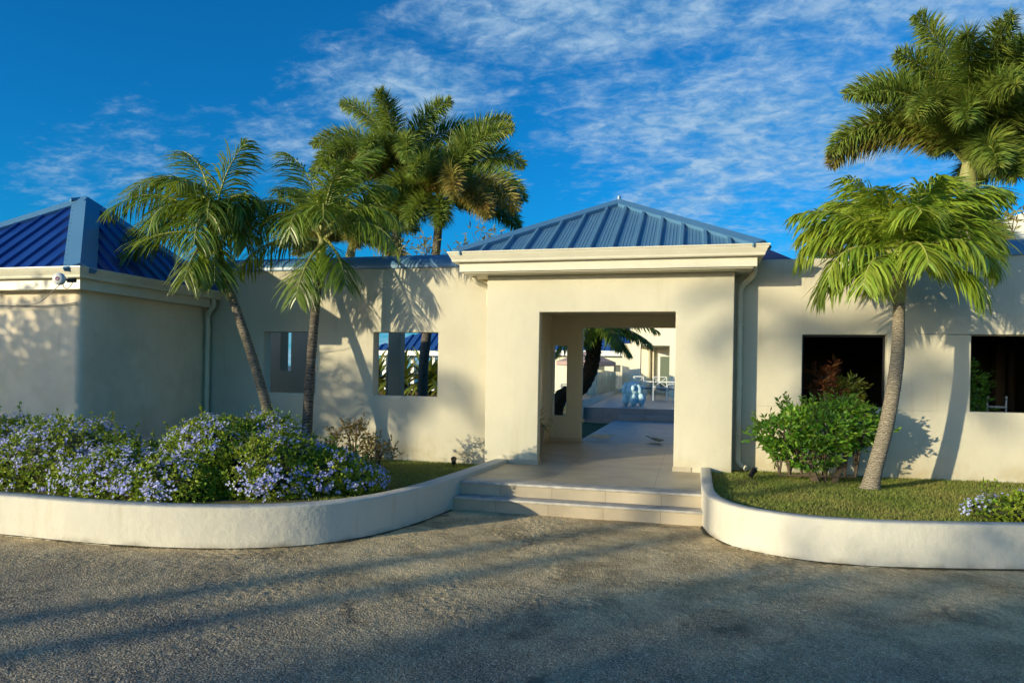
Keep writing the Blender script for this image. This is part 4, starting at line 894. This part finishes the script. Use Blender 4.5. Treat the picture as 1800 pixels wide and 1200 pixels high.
mb = MB(); mb.box(-9.5, -5.2, 16.9, 18.2, .15, .85) if False else mb.prism([(-12, 21.5), (-6.8, 21.5), (-6.8, 23.2), (-12, 23.2)], -.02, .95); tag(obj('raised_bed', mb, M_soil), 'raised planting bed under the agaves beyond the garden wall', 'planter')

shrub('croton', 'reddish leafed croton inside the dark window', 'plant', [(1.82, 10.62, 1.48, .09, .10, .24), (1.90, 10.66, 1.55, .08, .08, .18)], 260, .12, .03, M_red, 0, 31, 1.2, sprigs=14, core=0)
shrub('leafy_plant', 'yellow green leafy plant beside the croton inside the dark window', 'plant', [(2.17, 10.64, 1.42, .13, .10, .22), (2.02, 10.62, 1.36, .10, .1, .16)], 420, .10, .03, M_strap, 0, 32, 1.2, sprigs=14, core=0)
mb = MB(); mb.box(1.0, 2.9, 10.45, 10.85, .312, 1.2); tag(obj('indoor_planter', mb, M_grey), 'plain planter box behind the dark window holding the croton', 'planter')
shrub('indoor_shrub', 'rounded dim green shrub inside the window at the right edge', 'shrub', [(3.66, 10.95, 1.50, .24, .22, .38), (3.6, 10.9, 1.15, .22, .2, .3)], 2600, .07, .022, M_green, 0, 33, .35, sprigs=40, core=0)
strap_plant('fern', 'dark drooping fern just inside the doorway behind the left jamb', (-2.36, 10.75, .78), 22, .50, .035, M_palm, 52, None, (20, 80), .35)
pt = thing('plant_pot', 'clay pot standing inside the doorway under the fern', 'pot', (-2.36, 10.75, .313)); m = MB(); m.lathe((-2.36, 10.75, .313), [(.10, 0), (.13, .1), (.16, .40), (.18, .42), (.18, .47), (.14, .47), (.13, .42)], 18); obj('body', m, M_pot, pt, smooth=True)
m = MB(); m.lathe((-2.36, 10.75, .72), [(.12, 0), (.13, .035)], 16); obj('soil', m, M_soil, pt)

# ------------------------------------------------------------------ small things
def spotlight(c, aim, label):
    t = thing('garden_spotlight', label, 'light', c, 'black garden spotlights'); c = Vector(c); m = MB(); m.tube([c, c+Vector((0, 0, .07))], .010, 8); m.box(c.x-.02, c.x+.02, c.y-.02, c.y+.02, c.z-.01, c.z+.012); obj('spike', m, M_black, t)
    d = Vector(aim).normalized(); p = c+Vector((0, 0, .095)); m = MB(); m.tube([p-d*.055, p-d*.05, p+d*.02, p+d*.055, p+d*.06], [.022, .032, .036, .044, .044], 14); h = obj('lamp_head', m, M_black, t, smooth=True)
    m = MB(); m.tube([p+d*.0605, p+d*.063], .034, 14); obj('lens', m, mat('lens', (.15, .15, .14), .1), h)
spotlight((-3.33, 9.75, .215), (-.3, .9, .45), 'black garden spotlight in the grass left of the portico')
spotlight((.76, 9.3, .31), (.4, .8, .5), 'black garden spotlight in the lawn right of the portico')
def dryleaf(c, rz, sz, lab, seed):
    rnd = random.Random(seed); m = MB(); out = [(-.5, 0), (-.3, .07), (-.12, .16), (.02, .10), (.16, .20), (.22, .08), (.5, .03), (.26, -.02), (.30, -.14), (.08, -.10), (-.08, -.18), (-.2, -.09)]
    ca, sa = math.cos(rz), math.sin(rz); vs = [(c[0], c[1], c[2]+.045)]
    for x, y in out: z = .012+.45*(y+.2)*sz+max(0, x-.1)*.12*sz+rnd.uniform(0, .02); vs.append((c[0]+(x*ca-y*sa)*sz, c[1]+(x*sa+y*ca)*sz, c[2]+z))
    n = len(out); top = [(0, 1+i, 1+(i+1) % n) for i in range(n)]; m.add(vs, top); m.add([(v[0], v[1], v[2]-.006) for v in vs], [f[::-1] for f in top]); m.tube([(c[0]+.45*sz*ca, c[1]+.45*sz*sa, c[2]+.05), (c[0]+.68*sz*ca, c[1]+.68*sz*sa, c[2]+.09)], .005, 5)
    tag(obj('dry_leaf', m, M_leafdry, loc=c), lab, 'leaf', 'curled cream leaves on the porch tiles')
dryleaf((-1.70, 14.0, .300), .15, .62, 'large curled cream leaf on the tiles left of centre in the doorway', 1)
dryleaf((-.66, 13.95, .300), 2.2, .62, 'upright curled cream leaf on the tiles beside the right door jamb', 2)

# ------------------------------------------------------------------ terrace beyond the doorway
def ellip(mb, c, r, n=14, k=9, rot=None):
    bm = bmesh.new(); bmesh.ops.create_uvsphere(bm, u_segments=n, v_segments=k, radius=1); Mx = rot or Matrix.Identity(3)
    vs = [Vector(c)+Mx@Vector((v.co.x*r[0], v.co.y*r[1], v.co.z*r[2])) for v in bm.verts]; mb.add(vs, [tuple(v.index for v in f.verts) for f in bm.faces]); bm.free()
sc = thing('sculpture', 'light blue sculpture of rounded balloon shapes on the terrace edge', 'sculpture', (-1.75, 22.6, .64))
X, Y, Z = -1.78, 22.6, .64
m = MB(); ellip(m, (X-.02, Y, Z+.46), (.22, .24, .17)); ellip(m, (X-.02, Y, Z+.62), (.20, .2, .15)); obj('body', m, M_sculpt, sc, smooth=True)
for dx, dy in ((-.22, -.02), (.02, -.14), (.26, -.02), (.03, .2)): m = MB(); ellip(m, (X+dx, Y+dy, Z+.205), (.12, .12, .205)); obj('leg', m, M_sculpt, sc, smooth=True)
m = MB(); ellip(m, (X-.24, Y-.05, Z+.55), (.10, .1, .20), rot=Matrix.Rotation(R(12), 3, 'Y')); obj('ear', m, M_sculpt, sc, smooth=True)
m = MB(); ellip(m, (X+.19, Y-.05, Z+.53), (.10, .1, .16), rot=Matrix.Rotation(R(-20), 3, 'Y')); obj('ear', m, M_sculpt, sc, smooth=True)
m = MB(); ellip(m, (X+.02, Y-.2, Z+.56), (.08, .1, .1)); obj('nose', m, M_sculpt, sc, smooth=True)

M_cream = mat('far_cream_wall', (.80, .75, .56), .8)
# white pavilion wall with a square opening
pv = thing('terrace_house', 'cream house front with a sliding glass door behind the terrace table', 'house', (-1, 34, .64))
mb = MB(); wall_mesh(mb, -1.84, 6, .64, 5.2, 34, 34.25, [(-1.80+.0, -1.0, .60, 3.03)]); obj('wall', mb, M_cream, pv)
mb = MB(); mb.box(-1.84, -1.80, 34, 34.25, .64, 3.03); mb.box(-2.85, -2.35, 34, 34.6, .64, 3.03); mb.box(-2.85, -1.84, 34, 34.25, 3.03, 5.2); obj('pillar', mb, M_cream, pv)
mb = MB(); mb.box(-3.6, 3, 38.2, 38.4, .64, 3.3); obj('rear_wall', mb, M_cream, pv)
mb = MB(); mb.box(-2.85, 4, 34.25, 38.2, 3.1, 3.25); obj('porch_ceiling', mb, M_cream, pv)
mb = MB(); mb.box(-1.72, -.7, 38.1, 38.2, .7, 2.85); dr = obj('door', mb, M_white, pv)
mb = MB(); mb.box(-1.60, -.82, 38.07, 38.1, .8, 2.62); obj('pane', mb, mat('green_glass', (.16, .20, .15), .15), dr)
mb = MB(); mb.box(-2.25, -2.15, 38.05, 38.2, .64, 3.1); mb.box(-1.98, -1.92, 37.95, 38.2, .64, 3.1); obj('door_frame', mb, M_trim, pv)
# second house
h2 = thing('far_house', 'cream house with a blue metal roof beyond the courtyard palm', 'house', (-4.6, 42, 0))
mb = MB(); wall_mesh(mb, -9, -3.3, 0, 2.75, 42, 42.2, [(-4.45, -4.05, .9, 2.2), (-5.6, -5.0, .9, 2.2)]); obj('wall', mb, M_cream, h2)
mb = MB(); mb.box(-9.3, -3.45, 41.55, 41.7, 2.72, 3.02); obj('fascia', mb, M_white, h2)
mb = MB(); hip_face(mb, (-9.3, 41.55, 3.03), (-3.2, 41.55, 3.03), (-3.2, 44.5, 4.9), (-9.3, 44.5, 4.9), .35, minor=False); obj('roof', mb, M_darkroof, h2)
mb = MB(); mb.box(-4.45, -4.05, 42.1, 42.15, .9, 2.2); mb.box(-5.6, -5.0, 42.1, 42.15, .9, 2.2); obj('window', mb, mat('far_glass', (.12, .13, .11), .2), h2)
mb = MB(); mb.box(-9, -3.3, 42.2, 48, 0, 2.7); obj('rear_wall', mb, M_cream, h2)
# parasols
def parasol(c, r, h, label, m_=M_fadefab):
    t = thing('parasol', label, 'parasol', c, 'faded red parasols'); m = MB(); m.tube([c, (c[0], c[1], c[2]+h+.25)], .025, 8); obj('pole', m, M_white, t)
    m = MB(); n = 8; vs = [(c[0], c[1], c[2]+h+.3)]
    for k in range(n): a = 6.283*(k+.5)/n; vs.append((c[0]+r*math.cos(a), c[1]+r*math.sin(a), c[2]+h-.18))
    for k in range(n): a = 6.283*(k+.5)/n; vs.append((c[0]+r*math.cos(a), c[1]+r*math.sin(a), c[2]+h-.36))
    m.add(vs, [(0, 1+k, 1+(k+1) % n) for k in range(n)]+[(1+k, 1+n+k, 1+n+(k+1) % n, 1+(k+1) % n) for k in range(n)]); obj('canopy', m, m_, t)
parasol((-4.5, 31, .3), 1.35, 2.05, 'faded pink parasol behind the glass balustrade, seen through the doorway')
parasol((-19.6, 36, -1.2), 1.4, 3.1, 'faded red parasol glimpsed through the slot behind the first window')
# low kerb + glass balustrade along the terrace's left edge
bl = thing('glass_balustrade', 'frameless glass balustrade on a low pale kerb along the terrace', 'balustrade', (-3.1, 20.8, .64))
mb = MB(); mb.sweep([(-3.12, 20.6), (-4.0, 44)][::1], [(-.06, .3), (.06, .3), (.06, .83), (-.06, .83)]); obj('kerb', mb, mat('kerb_stone', (.55, .52, .45), .7), bl)
d = Vector((-.88, 23.4, 0)).normalized()
for k in range(9):
    a = Vector((-3.12, 20.7, 0))+d*(k*2.3+.1); b = a+d*2.1; m = MB(); nn = Vector((d.y, -d.x, 0))*.008
    m.add([a-nn+Vector((0, 0, .83)), b-nn+Vector((0, 0, .83)), b-nn+Vector((0, 0, 1.78)), a-nn+Vector((0, 0, 1.78)), a+nn+Vector((0, 0, .83)), b+nn+Vector((0, 0, .83)), b+nn+Vector((0, 0, 1.78)), a+nn+Vector((0, 0, 1.78))], [(0, 1, 2, 3), (7, 6, 5, 4), (3, 2, 6, 7), (0, 3, 7, 4), (1, 5, 6, 2)]); obj('glass_panel', m, M_glass, bl)
# chairs and table
def x_chair(c, rz, label, group, mfr=M_white, seat=True):
    t = thing('dining_chair', label, 'chair', c, group); ca, sa = math.cos(rz), math.sin(rz)
    def T(x, y, z): return (c[0]+x*ca-y*sa, c[1]+x*sa+y*ca, c[2]+z)
    for x in (-.25, .25):
        m = MB(); m.tube([T(x, -.24, 0), T(x, -.24, .62)], .016, 6); obj('leg', m, mfr, t)
        m = MB(); m.tube([T(x, .24, 0), T(x, .24, .45), T(x, .30, .92)], .016, 6); obj('leg', m, mfr, t)
        m = MB(); m.tube([T(x, -.24, .62), T(x, .26, .66)], .018, 6); obj('armrest', m, mfr, t)
    m = MB(); m.tube([T(-.25, .30, .92), T(.25, .30, .92)], .016, 6); m.tube([T(-.25, .25, .52), T(.25, .25, .52)], .014, 6); m.tube([T(-.25, .29, .90), T(.25, .25, .52)], .012, 6); m.tube([T(.25, .29, .90), T(-.25, .25, .52)], .012, 6); obj('backrest', m, mfr, t)
    m = MB(); m.add([T(-.25, -.25, .42), T(.25, -.25, .42), T(.25, .25, .42), T(-.25, .25, .42), T(-.25, -.25, .49), T(.25, -.25, .49), T(.25, .25, .49), T(-.25, .25, .49)], [(0, 3, 2, 1), (4, 5, 6, 7), (0, 1, 5, 4), (1, 2, 6, 5), (2, 3, 7, 6), (3, 0, 4, 7)]); obj('seat_cushion', m, M_cush, t)
    return t
M_cush = mat('grey_cushion', (.20, .20, .22), .9)
CG = 'white chairs on the terrace'
x_chair((-1.85, 28.6, .64), math.pi*.8, 'white X backed terrace chair just right of the blue sculpture', CG)
x_chair((-1.15, 27.8, .64), math.pi, 'white X backed terrace chair with its back to the doorway', CG)
x_chair((-.55, 28.2, .64), math.pi*1.15, 'white terrace chair beside the right door jamb', CG)
x_chair((-3.9, 24.5, .3), math.pi*.5, 'white chair behind the glass balustrade left of the sculpture', CG)
x_chair((-4.4, 26.5, .3), math.pi*.3, 'white chair farther back behind the glass balustrade', CG)
tb = thing('terrace_table', 'white metal dining table between the terrace chairs', 'table', (-1.1, 29.2, .64))
m = MB(); m.box(-1.9, -.3, 28.8, 29.7, 1.34, 1.38); obj('table_top', m, M_white, tb)
for x in (-1.8, -.4):
    for y in (28.9, 29.6): m = MB(); m.tube([(x, y, .64), (x, y, 1.34)], .022, 6); obj('leg', m, M_white, tb)
# indoor chairs by the right-hand window
for k, x in enumerate((3.98, 4.32)):
    t = thing('indoor_chair', ['white finialed chair back, left of the pair inside the right edge window', 'white finialed chair back, right of the pair inside the right edge window'][k], 'chair', (x, 11.7, .31), 'white chairs inside the right edge window')
    for s_ in (-.12, .12):
        m = MB(); m.tube([(x+s_, 11.7, .31), (x+s_, 11.7, 1.33)], .013, 8); ellip(m, (x+s_, 11.7, 1.37), (.02, .02, .025), 8, 6); ellip(m, (x+s_, 11.7, 1.33), (.016, .016, .01), 8, 6); obj('back_post', m, M_white, t)
        m = MB(); m.tube([(x+s_, 11.32, .31), (x+s_, 11.32, .76)], .013, 8); obj('leg', m, M_white, t)
    m = MB(); m.box(x-.12, x+.12, 11.69, 11.71, 1.22, 1.245); m.box(x-.12, x+.12, 11.69, 11.71, 1.0, 1.04); obj('back_rail', m, M_white, t)
    m = MB(); m.box(x-.15, x+.15, 11.30, 11.71, .76, .80); obj('seat', m, M_white, t)

# ------------------------------------------------------------------ behind the open windows
gw = thing('slotted_wall', 'grey brown wall with a narrow vertical slot behind the first open window', 'wall', (-8.2, 13, 0))
mb = MB(); wall_mesh(mb, -13, -7.62, 0, 2.9, 13.0, 13.3, [(-8.27, -8.02, 1.57, 2.9)]); obj('wall', mb, M_grey, gw)
pl = thing('pillar', 'plain grey square pillar seen in the second open window', 'pillar', (-5.72, 13, 0)); mb = MB(); mb.box(-5.85, -5.6, 13.0, 13.25, 0, 2.9); obj('shaft', mb, M_grey, pl, bevel=.01)
gz = thing('gazebo', 'open gazebo with a striped blue metal roof and white posts by the sea', 'gazebo', (-10.5, 31, 0))
for x, y in ((-13.75, 30.2), (-11.35, 30.2), (-9, 30.2), (-13.75, 33.6), (-11.4, 33.6), (-9, 33.6)): m = MB(); m.box(x-.085, x+.085, y-.085, y+.085, 0, 2.35); obj('post', m, M_white, gz)
mb = MB(); mb.box(-14.2, -8.2, 29.7, 29.95, 2.33, 2.56); mb.box(-14.2, -13.95, 29.95, 34.2, 2.33, 2.56); mb.box(-13.95, -8.2, 33.95, 34.2, 2.33, 2.56); obj('beam', mb, M_white, gz)
mb = MB(); hip_face(mb, (-14.3, 29.6, 2.565), (-7.6, 29.6, 2.565), (-10.0, 32, 4.0), (-11.9+.9, 32, 4.0), .38, h=.06, w=.12, minor=False); hip_face(mb, (-14.3, 34.3, 2.565), (-14.3, 29.6, 2.565), (-11.0, 32, 4), (-11.0, 32, 4), .38, h=.06, w=.12, minor=False); obj('roof', mb, M_darkroof, gz)
mb = MB(); mb.box(-12.2, -8, 29.6, 29.9, 0, 1.35) if False else None

# ------------------------------------------------------------------ trees behind the camera, which throw the long soft shadows
def shade_tree(loc, h, r, seed, label, n=26, leaf=.22):
    rnd = random.Random(seed); t = thing('shade_tree', label, 'tree', loc, 'garden trees on the far side of the driveway'); b = Vector(loc); m = MB(); f = MB()
    m.tube([b, b+Vector((.1, 0, h*.3)), b+Vector((-.1, .1, h*.7))], [.22, .17, .10], 10); cs = []
    for k in range(n):
        v = Vector((rnd.gauss(0, .5), rnd.gauss(0, .5), rnd.uniform(-.9, .9))); c = b+Vector((v.x*r, v.y*r, h*.56+v.z*h*.42)); m.tube([b+Vector((0, 0, h*.4)), c], [.05, .015], 5)
        leafball(f, c, r*.42, 150, leaf, leaf*.5, rnd)
    obj('trunk', m, M_twig, t); obj('crown', f, M_palm, t)
def at(px_, py_, t): return (px_-.85*t, py_-t)
# hedge line that shades the bottom of the driveway
for k, (x, y, h) in enumerate([(-18.2, -18.5, 5.7), (-15.6, -18.2, 5.9), (-13.0, -18.6, 5.6), (-10.6, -18.0, 7.1), (-8.2, -18.4, 7.4), (-20.6, -20.5, 5.6)]):
    shade_tree((x, y, 0), h, 2.1, 70+k, ['dense tree across the driveway, the second from the palms', 'dense tree across the driveway, the third from the palms', 'dense tree across the driveway, the fourth from the palms', 'dense tree across the driveway, the fifth from the palms', 'dense tree across the driveway, farthest from the palms', 'dense tree across the driveway right next to the palms'][k], 30, .3)
x, y = at(-8.55, 7.67, 6.5); shade_tree((x, y, 0), 4.0, 1.35, 90, 'small leafy tree beside the driveway that shades the garage front', 52, .13)
for k, (ax_, ay_, tt, h) in enumerate([(-2.77, 4.12, 24, 8.2), (-3.53, 4.23, 24, 8.9), (-8.6, 5.3, 22, 7.2)]):
    x, y = at(ax_, ay_, tt)
    palm('palm_tree', ['tall palm behind the driveway, right of the three', 'tall palm behind the driveway, middle of the three', 'tall palm behind the driveway, left of the three'][k], 'tall palms behind the driveway', [(x, y, 0), (x, y, h*.5), (x+.1, y, h-.6)], (.14, .11, .05), M_trunkg, .6, .1,
         [(a, e, 1.45, 125) for a, e in ((0, 50), (60, 30), (120, 50), (180, 30), (240, 50), (300, 35))], M_palm, nl=34, ll=.42, lw=.04, seed=30+k)
